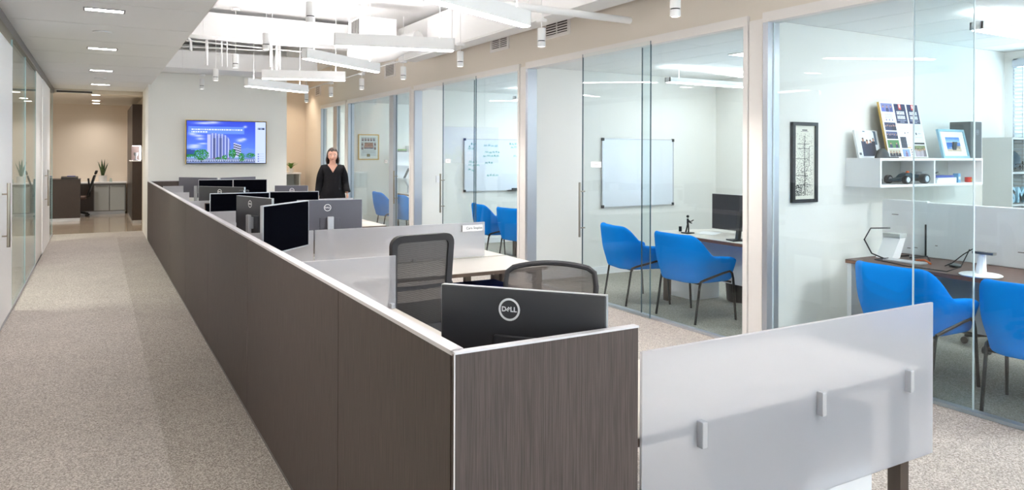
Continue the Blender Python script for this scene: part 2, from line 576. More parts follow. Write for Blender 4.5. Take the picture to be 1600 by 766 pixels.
# office ceilings made of lay-in tiles
for i, (y0, y1) in enumerate(spans):
    ce = struct('ceiling', (0, 0, 0), 'white lay-in tile ceiling of a glazed office')
    b = MB(); b.box(GX + 0.14, y0 - 0.06, OC + 0.012, 8.5, y1 + 0.06, OC + 0.10); b.build('grid_backing', 'vent_dark', ce)
    nx = 6 if i < 3 else 3; ny = 3
    dx = (XB[i] - GX - 0.14) / nx; dy = (y1 - y0) / ny
    for a in range(nx):
        for c in range(ny):
            bb = MB(); x = GX + 0.14 + a * dx; y = y0 + c * dy
            bb.box(x + 0.004, y + 0.004, OC, x + dx - 0.004, y + dy - 0.004, OC + 0.014); bb.build('ceiling_tile', 'office_tile', ce)

# ---- soffit over the corridor, made of long boards
so = struct('ceiling', (0, 0, 0), 'grey white boarded soffit over the corridor')
seams = [-4.5, -2.1, 0.3, 2.7, 4.4, 5.7, 6.9, 8.1, 9.3, 10.5, 11.8, 13.1, 14.3, 15.5, 16.6]
b = MB(); b.box(-0.75, -4.5, CZ + 0.02, 0.85, 16.6, CZ + 0.10); 
b.build('soffit_backing', 'channel_grey', so)
b = MB(); b.box(0.846, -4.5, CZ, 0.853, 14.70, DECK); b.build('fascia', 'frame_white', so)
for y0, y1 in zip(seams, seams[1:]):
    b = MB(); b.box(-0.745, y0 + 0.008, CZ, 0.845, y1 - 0.008, CZ + 0.022); b.build('soffit_board', 'ceiling_tile', so)
b = MB(); b.box(-4.2, -4.5, DECK + 0.02, GX + 0.14, 19.0, DECK + 0.12); b.build('ceiling', 'white_paint', kind='structure', label='white painted exposed deck over the open office')

# ---- wall with the television, and the walls round the reception
b = MB(); b.box(0.81, 14.70, 0, 3.27, 16.50, DECK); b.build('wall_television', 'wall_tv', kind='structure', label='pale wall block carrying the television')
b = MB(); b.box(0.81, 14.685, 0, 3.27, 14.70, 0.1); b.build('baseboard_television', 'white_lam', kind='structure')
b = MB(); b.box(3.27, 18.90, 0, 4.82, 19.0, DECK); b.build('wall_far', 'wall_tan', kind='structure', label='tan wall at the far end of the aisle')
b = MB(); b.box(3.20, 16.50, 0, 3.27, 19.0, DECK); b.build('wall_far', 'wall_tan', kind='structure')
b = MB(); b.box(-4.2, 22.10, 0, 1.6, 22.22, 3.0); b.build('wall_reception', 'wall_tan', kind='structure', label='tan rear wall of the reception')
b = MB(); b.box(0.90, 16.50, 0, 1.02, 22.10, 3.0); b.build('wall_reception', 'wall_tan', kind='structure')
b = MB(); b.box(-4.2, 16.62, 2.76, 0.9, 16.76, 3.0); b.build('trim_1', 'wall_tan', kind='structure', label='tan bulkhead at the reception opening')
b = MB(); b.box(-4.2, 16.76, 2.86, 1.0, 22.2, 2.96); b.build('ceiling', 'wall_cream', kind='structure', label='reception ceiling')
# closing walls behind and beside the camera
b = MB(); b.box(-4.2, -4.62, 0, 0.9, -4.5, 3.75); b.box(4.5, -4.62, 0, 8.6, -4.5, 3.75); b.box(0.9, -4.62, 0, 4.5, -4.5, 0.5); b.box(0.9, -4.62, 2.75, 4.5, -4.5, 3.75); b.build('wall_rear', 'wall_cream', kind='structure')
win = struct('window_14', (0.9, -4.5, 0.5), 'added tall window behind the camera for fill daylight')  # unseen window, added to throw soft light on the end panel and near carpet
b = MB()
for x in (0.0, 1.17, 2.38, 3.55): b.box(x, -0.1, 0, x + 0.05, -0.02, 2.25)
b.box(0, -0.1, 0, 3.6, -0.02, 0.05); b.box(0, -0.1, 2.2, 3.6, -0.02, 2.25); b.build('window_frame', 'aluminium', win)
b = MB(); b.box(0.05, -0.065, 0.05, 3.55, -0.055, 2.2); b.build('pane', 'glass', win)
b = MB(); b.box(-4.3, -4.5, 0, -4.2, 22.2, 3.75); b.build('wall_left', 'wall_cream', kind='structure')
# rooms behind the left glazing
b = MB(); b.box(-4.2, 6.7, 0, -0.82, 6.8, 2.86); b.box(-4.2, 12.2, 0, -0.82, 12.3, 2.86); b.build('wall_left', 'wall_office', kind='structure')
b = MB(); b.box(-4.2, -4.5, 2.84, -0.76, 16.6, 2.92); b.build('ceiling', 'office_tile', kind='structure')
b = MB(); b.box(-0.83, -4.5, 0, -0.75, 5.6, 2.84); b.build('wall_left', 'wall_cream', kind='structure', label='cream wall on the left nearer the camera')

def hardware_handle(parent, x, y, z0, z1, side):
    b = MB()
    b.cyl((x + side * 0.045, y, z0), (x + side * 0.045, y, z1), 0.013, n=10)
    for z in (z0 + 0.08, z1 - 0.08):
        b.cyl((x, y, z), (x + side * 0.045, y, z), 0.007, n=8)
    return b.build('door_handle', 'nickel', parent, smooth=True)

# ---- left glazed front
def left_pane(n, y0, y1, z1=2.74):
    w = struct('window_%d' % n, (-0.75, y0, 0), 'clear glass pane of the left corridor front')
    b = MB(); L = y1 - y0
    b.box(-0.006, 0.012, 0.03, 0.006, L - 0.012, z1); b.build('pane', 'glass_left', w)
    b = MB(); b.box(-0.008, L - 0.014, 0.03, 0.008, L, z1); b.box(-0.008, 0, 0.03, 0.008, 0.012, z1); b.build('pane_edge', 'glass_edge_pale', w)
left_pane(6, 8.88, 10.42); left_pane(7, 10.46, 12.12); left_pane(8, 15.42, 16.58)
b = MB(); b.box(-0.80, 5.6, 2.745, -0.72, 16.6, CZ); b.build('trim_2', 'channel_grey', kind='structure', label='grey metal head channel over the left glass front')
b = MB(); b.box(-0.78, 5.6, 0, -0.74, 16.6, 0.028); b.build('trim_3', 'aluminium', kind='structure')
b = MB(); b.box(-0.83, 12.16, 0, -0.74, 13.40, 2.745); b.build('trim_4', 'frame_white', kind='structure', label='white post in the left glass front')
d = struct('door_1', (-0.76, 7.75, 0), 'pale sliding door leaf with a nickel bar at the left edge')
b = MB(); b.box(-0.02, 0, 0.03, 0.02, 1.10, 2.66, bev=0.003); b.build('door_leaf', 'white_lam', d)
b = MB(); b.cyl((0.07, 0.20, 0.74), (0.07, 0.20, 1.32), 0.014, n=10)
for z in (0.84, 1.22): b.cyl((0.02, 0.20, z), (0.07, 0.20, z), 0.007, n=8)
b.build('door_handle', 'nickel', d, smooth=True)
b = MB(); b.box(-0.83, 5.6, 0.0, -0.785, 7.74, 2.745); b.build('trim_5', 'frame_white', kind='structure')
d = struct('door_2', (-0.75, 13.42, 0), 'pale sliding door leaf further along the left front')
b = MB(); b.box(-0.02, 0, 0.01, 0.02, 1.96, 2.74); b.build('door_leaf', 'white_lam', d)
b = MB(); b.cyl((0.07, 0.52, 0.73), (0.07, 0.52, 1.32), 0.014, n=10)
for z in (0.84, 1.22): b.cyl((0.02, 0.52, z), (0.07, 0.52, z), 0.007, n=8)
b.build('door_handle', 'nickel', d, smooth=True)

# ---- office fronts on the right
def frame(n, y0, y1, label):
    w = struct('window_%d' % n, (GX, y0, 0), label)
    L = y1 - y0
    b = MB(); b.box(-0.03, 0, 2.665, 0.11, L, 2.745); b.build('head_frame', 'frame_white', w)
    b = MB(); b.box(0.0, 0, 0, 0.06, L, 0.022); b.build('floor_channel', 'aluminium', w)
    b = MB(); b.box(-0.025, L - 0.05, 0.0, 0.11, L, 2.665); b.build('jamb', 'aluminium', w)
    b = MB(); b.box(-0.025, 0, 0.0, 0.11, 0.045, 2.665); b.build('jamb', 'frame_white', w)
    return w
def pane(w, y0, y1, x=0.04, edge='glass_edge'):
    b = MB(); b.box(x - 0.005, y0 + 0.006, 0.02, x + 0.005, y1 - 0.006, 2.67); b.build('pane', 'glass', w)
    b = MB(); b.box(x - 0.006, y0, 0.02, x + 0.006, y0 + 0.006, 2.67); b.box(x - 0.006, y1 - 0.006, 0.02, x + 0.006, y1, 2.67); b.build('pane_edge', edge, w)
def sliding(n, y0, y1, label, x=-0.03, handle=True, edge='glass_edge'):
    d = struct('door_%d' % n, (GX + x, y0, 0), label)
    L = y1 - y0
    b = MB(); b.box(-0.005, 0.006, 0.012, 0.005, L - 0.006, 2.70); b.build('pane', 'glass', d)
    b = MB(); b.box(-0.006, L - 0.006, 0.012, 0.006, L, 2.70); b.build('pane_edge', edge, d)
    b = MB(); b.box(-0.006, 0, 0.012, 0.006, 0.006, 2.70); b.build('pane_edge', edge, d)
    if handle:
        b = MB(); b.cyl((-0.05, L - 0.02, 0.69), (-0.05, L - 0.02, 1.29), 0.012, n=10)
        for z in (0.79, 1.19): b.cyl((-0.05, L - 0.02, z), (0.02, L - 0.02, z), 0.007, n=8)
        b.build('door_handle', 'nickel', d, smooth=True)
    return d
w = frame(9, 0.51, 4.06, 'glazed front of the nearest office on the right')
pane(w, 2.468 - 0.51, 3.50, edge='glass_edge_white'); sliding(3, 1.60, 2.815, 'sliding glass door of the nearest office, overlapping its fixed pane', handle=False, edge='glass_edge_white')
pane(w, 0.05, 1.10)
w = frame(10, 4.22, 7.78, 'glazed front of the office with the blank whiteboard')
pane(w, 0.05, 5.627 - 4.22); sliding(4, 5.411, 6.545, 'sliding glass door standing open before the office with the blank whiteboard')
w = frame(11, 7.94, 11.47, 'glazed front of the office with the written whiteboard')
pane(w, 0.05, 9.33 - 7.94); sliding(5, 9.13, 10.26, 'sliding glass door standing open before the office with the written whiteboard')
w = frame(12, 11.63, 15.20, 'glazed front of the office with the gold framed picture')
pane(w, 12.72 - 11.63, 3.52)
b = MB(); b.box(0.0, 12.50 - 11.63, 0.02, 0.08, 12.72 - 11.63, 2.67); b.build('mullion', 'aluminium', w)
d = sliding(6, 11.70, 12.46, 'narrow sliding glass door beside the aluminium mullion', x=0.04)
w = frame(13, 15.36, 17.36, 'glazed front of the farthest office at the end of the aisle')
pane(w, 0.05, 0.72)
b = MB(); b.box(0.0, 0.72, 0.02, 0.08, 1.02, 2.67); b.build('mullion', 'aluminium', w)
pane(w, 1.02, 1.95)

# ================================================================== CEILING SERVICES
def linear_pendant(p, q, label, z=2.60, h=0.12, w=0.042, lamp='lamp', wires=True, top=DECK, group=None):
    p = Vector((p[0], p[1], 0)); q = Vector((q[0], q[1], 0))
    d = q - p; L = d.length; c = (p + q) / 2
    t = thing('linear_pendant', label, 'light', (c.x, c.y, z), math.atan2(d.y, d.x), group)
    b = MB()
    b.box(-L / 2, -w, 0.004, L / 2, -w + 0.012, h); b.box(-L / 2, w - 0.012, 0.004, L / 2, w, h)
    b.box(-L / 2, -w, 0.0, -L / 2 + 0.012, w, h); b.box(L / 2 - 0.012, -w, 0.0, L / 2, w, h)
    b.box(-L / 2, -w + 0.012, h * 0.45, L / 2, w - 0.012, h * 0.5)
    b.build('housing', 'white_paint', t)
    b = MB(); b.box(-L / 2 + 0.012, -w + 0.012, -0.006, L / 2 - 0.012, w - 0.012, 0.012); b.build('diffuser', lamp, t)
    b = MB(); b.box(-L / 2 + 0.012, -w + 0.014, h - 0.02, L / 2 - 0.012, w - 0.014, h - 0.006); b.build('uplight', 'lamp_up' if lamp == 'lamp' else lamp, t)
    for s in (-1, 1):
        b = MB(); b.cyl((s * L * 0.38, 0, h * 0.5), (s * L * 0.38, 0, top - z), 0.004, n=6); b.build('cable', 'white_paint', t)
    return t
LP = [((1.864, 4.363), (2.93, 4.885), 'white linear pendant nearest the camera, its end just left of the biggest wall grille', 2.60),
      ((1.916, 6.682), (3.016, 6.408), 'white linear pendant hanging level, the long one in front of the small slatted duct box', 2.60),
      ((2.064, 8.415), (3.271, 9.344), 'white linear pendant third in the zigzag, tilted down to the right', 2.69),
      ((1.921, 10.119), (2.963, 9.772), 'white linear pendant fourth in the zigzag, just above the lowest one', 2.60),
      ((1.927, 11.358), (3.007, 12.08), 'lowest and farthest white linear pendant in front of the television wall', 2.60)]
for k, (p, q, l, z) in enumerate(LP): linear_pendant(p, q, l, z, top=DECK)
for k in range(4):      # zigzag carried on unseen over and behind the camera, to light the end panel
    y = 2.6 - 1.9 * k
    linear_pendant((1.9, y + (0.2 if k % 2 else -0.2)), (3.0, y + (-0.2 if k % 2 else 0.2)), 'added white linear pendant outside the view, %s behind the nearest one' % ['first', 'second', 'third', 'fourth'][k], 2.60, group='added pendants behind the camera')

def spot(x, y, z, label, stem_top, hang=False):
    t = thing('cylinder_spotlight', label, 'light', (x, y, z))
    b = MB(); b.lathe([(0.040, 0.062), (0.042, 0.064), (0.042, 0.185), (0.036, 0.190)], 18); b.build('upper_housing', 'white_paint', t, smooth=True)
    b = MB(); b.cyl((0, 0, 0.052), (0, 0, 0.063), 0.036, n=16); b.build('gap_ring', 'black_plastic', t)
    b = MB(); b.lathe([(0.034, 0.0), (0.042, 0.002), (0.042, 0.052), (0.036, 0.054)], 18); b.build('lower_housing', 'white_paint', t, smooth=True)
    b = MB(); b.cyl((0, 0, -0.002), (0, 0, 0.002), 0.030, n=16); b.build('lens', 'lamp_soft', t)
    b = MB(); b.cyl((0, 0, 0.188), (0, 0, stem_top - z), 0.004, n=6); b.build('stem', 'white_paint', t)
    if hang:
        b = MB(); b.cyl((0, 0, stem_top - z - 0.01), (0, 0, DECK - z + 0.02), 0.005, n=6); b.build('hanger_rod', 'white_paint', t)
    b = MB(); b.lathe([(0.055, stem_top - z - 0.03), (0.055, stem_top - z)], 16); b.build('canopy', 'white_paint', t, smooth=True)
    return t
rn = ['nearest', 'second', 'third', 'fourth', 'fifth', 'sixth', 'seventh']
for k, (y, z) in enumerate([(4.312, 2.687), (6.29, 2.70), (8.204, 2.694), (10.149, 2.704), (12.099, 2.70), (13.984, 2.704), (15.867, 2.705)]):
    spot(3.95, y, z, 'white cylinder spotlight by the beige wall, %s of the row counted from the camera' % rn[k], 2.98 if k else DECK + 0.02, k > 0)
for k, (y, z) in enumerate([(6.62, 2.785), (8.595, 2.785), (10.711, 2.79), (12.658, 2.78), (14.45, 2.779)]):
    spot(1.68, y, z, 'white cylinder spotlight on a long stem, %s of the corridor side row' % rn[k], DECK if k < 4 else 3.05)
# conduit feeding the row along the beige wall
pts = [(3.95, 2.0, 2.985)] + [(3.95, y, 2.985) for y in np.arange(3, 17, 1.0)]
b = MB(); b.tube([(3.973, 6.29, 2.994), (3.973, 10.15, 2.994), (3.93, 11.2, 2.994), (3.973, 12.1, 2.994), (3.973, 15.9, 2.994)], 0.011, 8)
tag(b.build('electrical_conduit', 'white_paint', smooth=True), 'thin white conduit linking the spotlights along the beige wall', 'pipe')
b = MB(); b.tube([(2.6, 5.70, 2.955), (3.6, 5.74, 2.955), (4.68, 5.77, 2.955)], 0.035, 12)
tag(b.build('sprinkler_pipe', 'white_paint', smooth=True), 'thick white pipe crossing to the beige wall beside the biggest grille', 'pipe')
t = thing('sprinkler_line', 'white pipe with hanger bracket high on the deck near the slatted box', 'pipe', (0, 0, 0))
b = MB(); b.tube([(1.9, 9.1, 3.50), (2.95, 9.1, 3.50)], 0.022, 10); b.build('pipe_run', 'white_paint', t, smooth=True)
b = MB(); b.box(2.55, 9.07, 3.36, 2.63, 9.13, 3.50); b.cyl((2.6, 9.1, 3.52), (2.6, 9.1, 3.64), 0.01); b.cyl((2.86, 9.1, 3.5), (2.58, 9.1, 3.38), 0.012); b.build('hanger_bracket', 'white_paint', t)

# big white painted ducts
t = thing('cross_duct', 'large white duct crossing the ceiling behind the pendants with a dark gap above', 'duct', (0.86, 10.9, 3.24))
b = MB(); b.prism([(0, 0.0), (3.25, 0.0), (3.25, 0.42), (0.9, 0.42), (0.0, 0.30)], 0.0, 0.33); b.build('duct_body', 'white_paint', t)
for x in (0.42, 2.5):
    b = MB(); b.box(x, -0.012, -0.006, x + 0.05, 0.0, 0.34); b.build('seam_flange', 'white_paint', t)
t = thing('rear_duct', 'white duct just above the television wall', 'duct', (0.86, 13.70, 3.07))
b = MB(); b.box(0.0, 0.0, 0.0, 2.75, 0.95, 0.31); b.build('duct_body', 'white_paint', t)
b = MB(); b.box(0.42, -0.014, -0.008, 0.46, 0.0, 0.32); b.build('seam_flange', 'white_paint', t)
t = thing('side_duct', 'long white duct running along the top of the beige wall', 'duct', (4.12, 3.2, 3.06))
b = MB(); b.box(0, 0, 0, 0.30, 7.6, 0.50); b.build('duct_body', 'white_paint', t)
for y in (1.6, 3.6, 5.6):
    b = MB(); b.box(-0.012, y, -0.008, 0, y + 0.05, 0.5); b.build('seam_flange', 'white_paint', t)
t = thing('slatted_duct_box', 'small white duct outlet box with slats behind the level pendant', 'duct', (3.02, 9.3, 3.16))
b = MB(); b.box(0, 0, 0, 0.5, 0.45, 0.26); b.build('outlet_body', 'white_paint', t)
for k in range(5):
    b = MB(); b.box(-0.012, 0.06 + k * 0.07, 0.03, 0.0, 0.09 + k * 0.07, 0.23); b.build('slat', 'channel_grey', t)
# curved flexible elbow
b = MB(); b.tube([(3.3, 10.6, 3.10), (3.55, 10.35, 3.06), (3.75, 10.1, 3.10), (3.86, 9.8, 3.20), (3.97, 9.6, 3.22)], 0.13, 14)
tag(b.build('flexible_duct', 'white_paint', smooth=True), 'curved white duct elbow behind the level pendant', 'duct')
b = MB(); b.tube([(1.28, 12.4, 3.2), (1.28, 12.4, 3.36), (1.2, 12.4, 3.45), (1.05, 12.4, 3.48), (0.9, 12.4, 3.48)], 0.022, 10)
b.tube([(0.9, 12.6, 3.4), (3.1, 12.6, 3.34)], 0.012, 6); b.tube([(0.9, 12.7, 3.3), (2.5, 12.7, 3.33)], 0.008, 6)
tag(b.build('bent_conduit', 'white_paint', smooth=True), 'white conduits bending out of the soffit behind the cross duct', 'pipe')
rods = [(1.50, 12.3, 0.02), (1.72, 12.3, 0.012), (1.80, 12.3, 0.01), (2.42, 12.0, 0.02), (2.60, 12.45, 0.02), (2.70, 12.7, 0.025)]
for k, (x, y, r) in enumerate(rods):
    b = MB(); b.cyl((x, y, 2.98), (x, y, DECK + 0.02), r, n=8)
    tag(b.build('drop_rod', 'white_paint'), 'white drop rod before the rear duct, %s counted from the soffit' % ['first', 'second', 'third', 'fourth', 'fifth', 'sixth'][k], 'pipe', 'drop rods before the rear duct')

for k, (y0, y1, z0, z1) in enumerate([(6.85, 7.36, 2.99, 3.25), (8.26, 8.72, 3.0, 3.23), (12.42, 12.92, 3.02, 3.26), (17.45, 17.88, 3.02, 3.24)]):
    t = thing('wall_grille', ['largest white wall grille, nearest the camera', 'second white wall grille, above the whiteboard office', 'small wall grille right of the farthest pendants', 'smallest wall grille in the tan corner'][k], 'vent', (GX, (y0 + y1) / 2, z0))
    L = y1 - y0; H = z1 - z0
    b = MB(); b.box(-0.004, -L / 2 + 0.02, 0.02, -0.001, L / 2 - 0.02, H - 0.02); b.build('dark_core', 'vent_dark', t)
    b = MB()
    b.box(-0.02, -L / 2 - 0.02, -0.02, -0.001, L / 2 + 0.02, 0.02); b.box(-0.02, -L / 2 - 0.02, H - 0.02, -0.001, L / 2 + 0.02, H + 0.02)
    b.box(-0.02, -L / 2 - 0.02, 0.02, -0.001, -L / 2 + 0.02, H - 0.02); b.box(-0.02, L / 2 - 0.02, 0.02, -0.001, L / 2 + 0.02, H - 0.02)
    b.build('frame', 'frame_white', t)
    n = 7
    for j in range(n):
        z = 0.04 + (H - 0.08) * j / (n - 1)
        b = MB(); b.box(-0.016, -L / 2 + 0.02, z - 0.006, -0.005, L / 2 - 0.02, z + 0.006); b.build('louvre', 'frame_white', t)
    if k < 2:
        b = MB(); b.box(-0.015, -0.006, 0.02, -0.004, 0.006, H - 0.02); b.build('mullion', 'frame_white', t)

# recessed downlights in the soffit
for k, y in enumerate([3.3, 7.237, 9.934, 12.575, 15.175]):
    t = thing('recessed_downlight', 'small rectangular downlight in the corridor soffit, %s from the camera' % ['overhead, the first', 'the first in view', 'second in view', 'third in view', 'farthest'][k], 'light', (0.055, y, CZ))
    b = MB()
    b.box(-0.16, -0.075, -0.006, -0.145, 0.075, 0.0); b.box(0.145, -0.075, -0.006, 0.16, 0.075, 0.0)
    b.box(-0.145, -0.075, -0.006, 0.145, -0.06, 0.0); b.box(-0.145, 0.06, -0.006, 0.145, 0.075, 0.0)
    b.build('trim_frame', 'channel_grey', t)
    b = MB(); b.box(-0.145, -0.06, -0.004, 0.145, 0.06, -0.001); b.build('lens', 'lamp_down', t)
for k, (x, y) in enumerate([(0.05, 8.55), (0.05, 13.9)]):
    b = MB(); b.cyl((x, y, CZ - 0.012), (x, y, CZ - 0.0), 0.09, n=18)
    tag(b.build('ceiling_speaker', 'ceiling_tile'), ['round flush disc in the soffit between the first two downlights', 'round flush disc in the soffit before the farthest downlight'][k], 'vent')
t = thing('slot_diffuser', 'dark slot diffuser in the tan bulkhead of the reception', 'vent', (-0.38, 16.62, 2.79))
b = MB(); b.box(-0.30, -0.012, -0.018, 0.30, -0.001, 0.018); b.build('slot', 'vent_dark', t)
b = MB(); b.box(-0.32, -0.010, 0.018, 0.32, -0.001, 0.026); b.box(-0.32, -0.010, -0.026, 0.32, -0.001, -0.018); b.build('slot_frame', 'frame_white', t)
for k, y in enumerate([18.2, 20.2, 21.3]):
    t = thing('round_downlight', 'round warm downlight in the reception ceiling, %s from the bulkhead' % ['first', 'second', 'third'][k], 'light', (-0.02, y, 2.86))
    b = MB(); b.lathe([(0.10, -0.008), (0.10, 0.0)], 20); b.build('trim_ring', 'white_paint', t)
    b = MB(); b.cyl((0, 0, -0.010), (0, 0, -0.0085), 0.08, n=18); b.build('lens', 'lamp_warm', t)

def lamp(name, kind, loc, energy, color, size=0.3, size_y=None, rot=(0, 0, 0), spot=None, blend=0.5):
    l = bpy.data.lights.new(name, kind); l.energy = energy; l.color = color
    if kind == 'AREA':
        l.size = size
        if size_y: l.shape = 'RECTANGLE'; l.size_y = size_y
    elif kind == 'SPOT':
        l.spot_size = spot; l.spot_blend = blend; l.shadow_soft_size = size
    else: l.shadow_soft_size = size
    o = bpy.data.objects.new(name, l); col.objects.link(o); o.location = loc; o.rotation_euler = rot
    return o
# light thrown by those fittings
for k, y in enumerate([-1.0, 3.3, 7.237, 9.934, 12.575, 15.175]): lamp('downlight_beam', 'SPOT', (0.055, y, CZ - 0.02), 42, (1, 0.97, 0.94), 0.08, spot=1.75, blend=0.8)
for y in (18.2, 20.2, 21.3): lamp('reception_beam', 'SPOT', (-0.02, y, 2.83), 26, (1, 0.95, 0.89), 0.06, spot=2.5, blend=0.9)
for x, y in ((3.7, 17.6), (4.2, 18.2)): lamp('aisle_beam', 'SPOT', (x, y, 3.4), 22, (1, 0.84, 0.66), 0.06, spot=1.9, blend=0.8)
for y, z in [(4.312, 2.687), (6.29, 2.70), (8.204, 2.694), (10.149, 2.704), (12.099, 2.70), (13.984, 2.704), (15.867, 2.705)]:
    lamp('spotlight_beam', 'SPOT', (3.95, y, z - 0.02), 40, (1, 0.95, 0.88), 0.04, spot=1.7, blend=0.8)

# ---- television
def tv_array():
    H, W = 70, 124
    a = np.zeros((H, W, 3))
    yy, xx = np.mgrid[0:H, 0:W]
    v = yy / H
    a[:] = np.stack([40 + 70 * v, 70 + 90 * v, 225 + 25 * v], -1) / 255
    rs = np.random.RandomState(3)
    def cloud(cx, cy, rx, ry, s=0.8):
        m = np.exp(-(((xx - cx) / rx) ** 2 + ((yy - cy) / ry) ** 2))[..., None] * s
        a[:] = a * (1 - m) + m * np.array([0.93, 0.95, 1.0])
    for c in [(25, 3, 14, 2), (40, 1.5, 10, 2), (90, 8, 3, 2), (8, 21, 6, 2.5), (17, 24, 8, 2), (20, 29, 6, 2), (12, 40, 9, 1.6), (24, 37, 7, 1.3), (82, 31, 6, 3), (88, 29, 4, 2), (10, 43, 10, 2)]: cloud(*c)
    # haze near the ground
    m = np.clip((yy - 44) / 14, 0, 1)[..., None] * 0.45
    a[:] = a * (1 - m) + m * np.array([0.75, 0.82, 1.0])
    # title band and lettering strokes
    m = (xx >= 2) & (xx < 89) & (yy >= 9) & (yy < 21)
    a[m] = a[m] * 0.45 + np.array([0.52, 0.72, 1.0]) * 0.55
    for r, n in ((13, 80), (17, 22)):
        x = 7
        while x < 7 + n:
            w = rs.randint(1, 5)
            a[r:r + 2, x:x + w] = [0.93, 0.96, 1.0]; x += w + 1
    # tower
    for x in range(31, 36): a[22:64, x] = [0.74, 0.76, 0.98]
    for x in range(36, 67):
        t0 = 20 + int((x - 36) * 0.10) + (max(0, x - 54) ** 2) // 14
        c = np.array([0.42, 0.50, 0.86]) if (x % 5) < 3 else np.array([0.72, 0.76, 0.98])
        a[t0:64, x] = c
        if x % 5 < 3: a[t0 + 4:62:2, x] = c * 0.72
    a[28:62, 40:44] = a[28:62, 40:44] * 0.72
    a[28:62, 49:54] = a[28:62, 49:54] * 0.8
    # lower block with dark floors
    for x in range(72, 84):
        t0 = 36 + (x - 72) // 3
        a[t0:60, x] = [0.80, 0.83, 0.97]
        a[t0 + 2:58:4, x] = [0.12, 0.16, 0.35]; a[t0 + 3:58:4, x] = [0.12, 0.16, 0.35]
    for x in range(84, 106): a[44 + abs(x - 94) // 3:62, x] = [0.40, 0.55, 0.90]
    for x in range(0, 14): a[47 + x // 6:58, x] = [0.12, 0.28, 0.62]
    a[62:, :] = [0.45, 0.52, 0.72]
    a[64:67, 0:108:3] = [0.85, 0.88, 0.95]; a[66:68, 1:108:4] = [0.10, 0.12, 0.24]
    a[61:63, 40:66:2] = [0.55, 0.2, 0.35]
    def tree(cx, cy, rx, ry):
        for _ in range(int(rx * ry * 5)):
            t = rs.rand() * 2 * PI; q = rs.rand() ** 0.5
            x = int(cx + math.cos(t) * q * rx); y = int(cy + math.sin(t) * q * ry)
            if 0 <= x < 108 and 0 <= y < H: a[y, x] = np.array([0.08, 0.42, 0.14]) * (0.6 + 0.9 * rs.rand()) + [0, 0.05, 0]
    tree(22, 56, 12, 9); tree(70, 54, 6, 8); tree(58, 60, 4, 4); tree(85, 60, 5, 7); tree(99, 57, 8, 4); tree(5, 58, 6, 3); tree(48, 62, 5, 2)
    a[60:69, 22] = [0.15, 0.18, 0.12]; a[60:69, 85] = [0.15, 0.18, 0.12]
    # side bar with the small emblem and list
    a[:, 107:] = [0.80, 0.86, 1.0]
    a[9:13, 111:122] = [0.66, 0.74, 0.9]
    for x in (111, 113, 114, 116, 118, 119, 120, 121): a[10:13, x] = [0.16, 0.20, 0.34]
    for r in (54, 58, 62, 66):
        a[r:r + 2, 111:113] = [0.35, 0.40, 0.75]; a[r:r + 1, 114:121:2] = [0.6, 0.67, 0.9]
    return np.clip(a, 0, 1)
t = thing('wall_television', 'wide wall television showing a city tower under a blue sky', 'television', (2.146, 14.70, 1.392))
b = MB(); b.box(-0.715, -0.10, 0.0, 0.715, -0.055, 0.815, bev=0.006); b.build('casing', 'black_plastic', t)
b = MB(); b.box(-0.724, -0.098, -0.006, -0.716, -0.05, 0.821); b.box(0.716, -0.098, -0.006, 0.722, -0.05, 0.821); b.box(-0.716, -0.098, 0.816, 0.716, -0.05, 0.822); b.build('edge_band', 'gold', t)
b = MB(); b.box(-0.3, -0.055, 0.2, 0.3, -0.001, 0.6); b.build('wall_bracket', 'black_plastic', t)
picture('screen', 1.404, 0.787, tv_array(), 'tv_picture', t, Matrix.Translation((-0.702, -0.1012, 0.016)))

# ================================================================== WORKSTATIONS
PT = 1.088
t = thing('partition_run', 'long dark wood partition with pale cap running down the corridor', 'partition', (0.80, 1.712, 0))
ys = [0.0, 1.01, 2.93, 4.74, 6.46, 8.28, 10.05, 11.6, 12.985]
for y0, y1 in zip(ys, ys[1:]):
    b = MB(); b.box(0.0, y0 + 0.0025, 0.03, 0.042, y1 - 0.0025, PT - 0.012); b.build('panel', 'wood_dark', t)
b = MB(); b.box(0.006, 0.0, 0.0, 0.036, 12.985, 0.03); b.build('plinth', 'channel_grey', t)
b = MB(); b.box(0.0, -0.006, PT - 0.012, 0.026, 12.985, PT); b.build('cap', 'trim_cap', t)
b = MB(); b.box(0.030, 0.02, PT - 0.018, 0.046, 12.985, PT - 0.004); b.build('inner_cap', 'trim_cap', t)
b = MB(); b.box(0.003, -0.022, 0.03, 0.606, -0.0, PT - 0.006); b.build('end_panel', 'wood_dark', t)
b = MB(); b.box(0.0, -0.024, PT - 0.006, 0.608, 0.0, PT); b.build('end_cap', 'trim_cap', t)
b = MB(); b.box(-0.001, -0.024, 0.03, 0.002, -0.020, PT - 0.004); b.build('corner_trim', 'trim_cap', t)
b = MB(); b.box(0.042, 12.93, 0.03, 0.62, 12.955, PT - 0.01); b.build('far_end_panel', 'wood_dark', t)
b = MB(); b.box(0.042, 12.93, PT - 0.01, 0.62, 12.955, PT); b.build('far_end_cap', 'trim_cap', t)

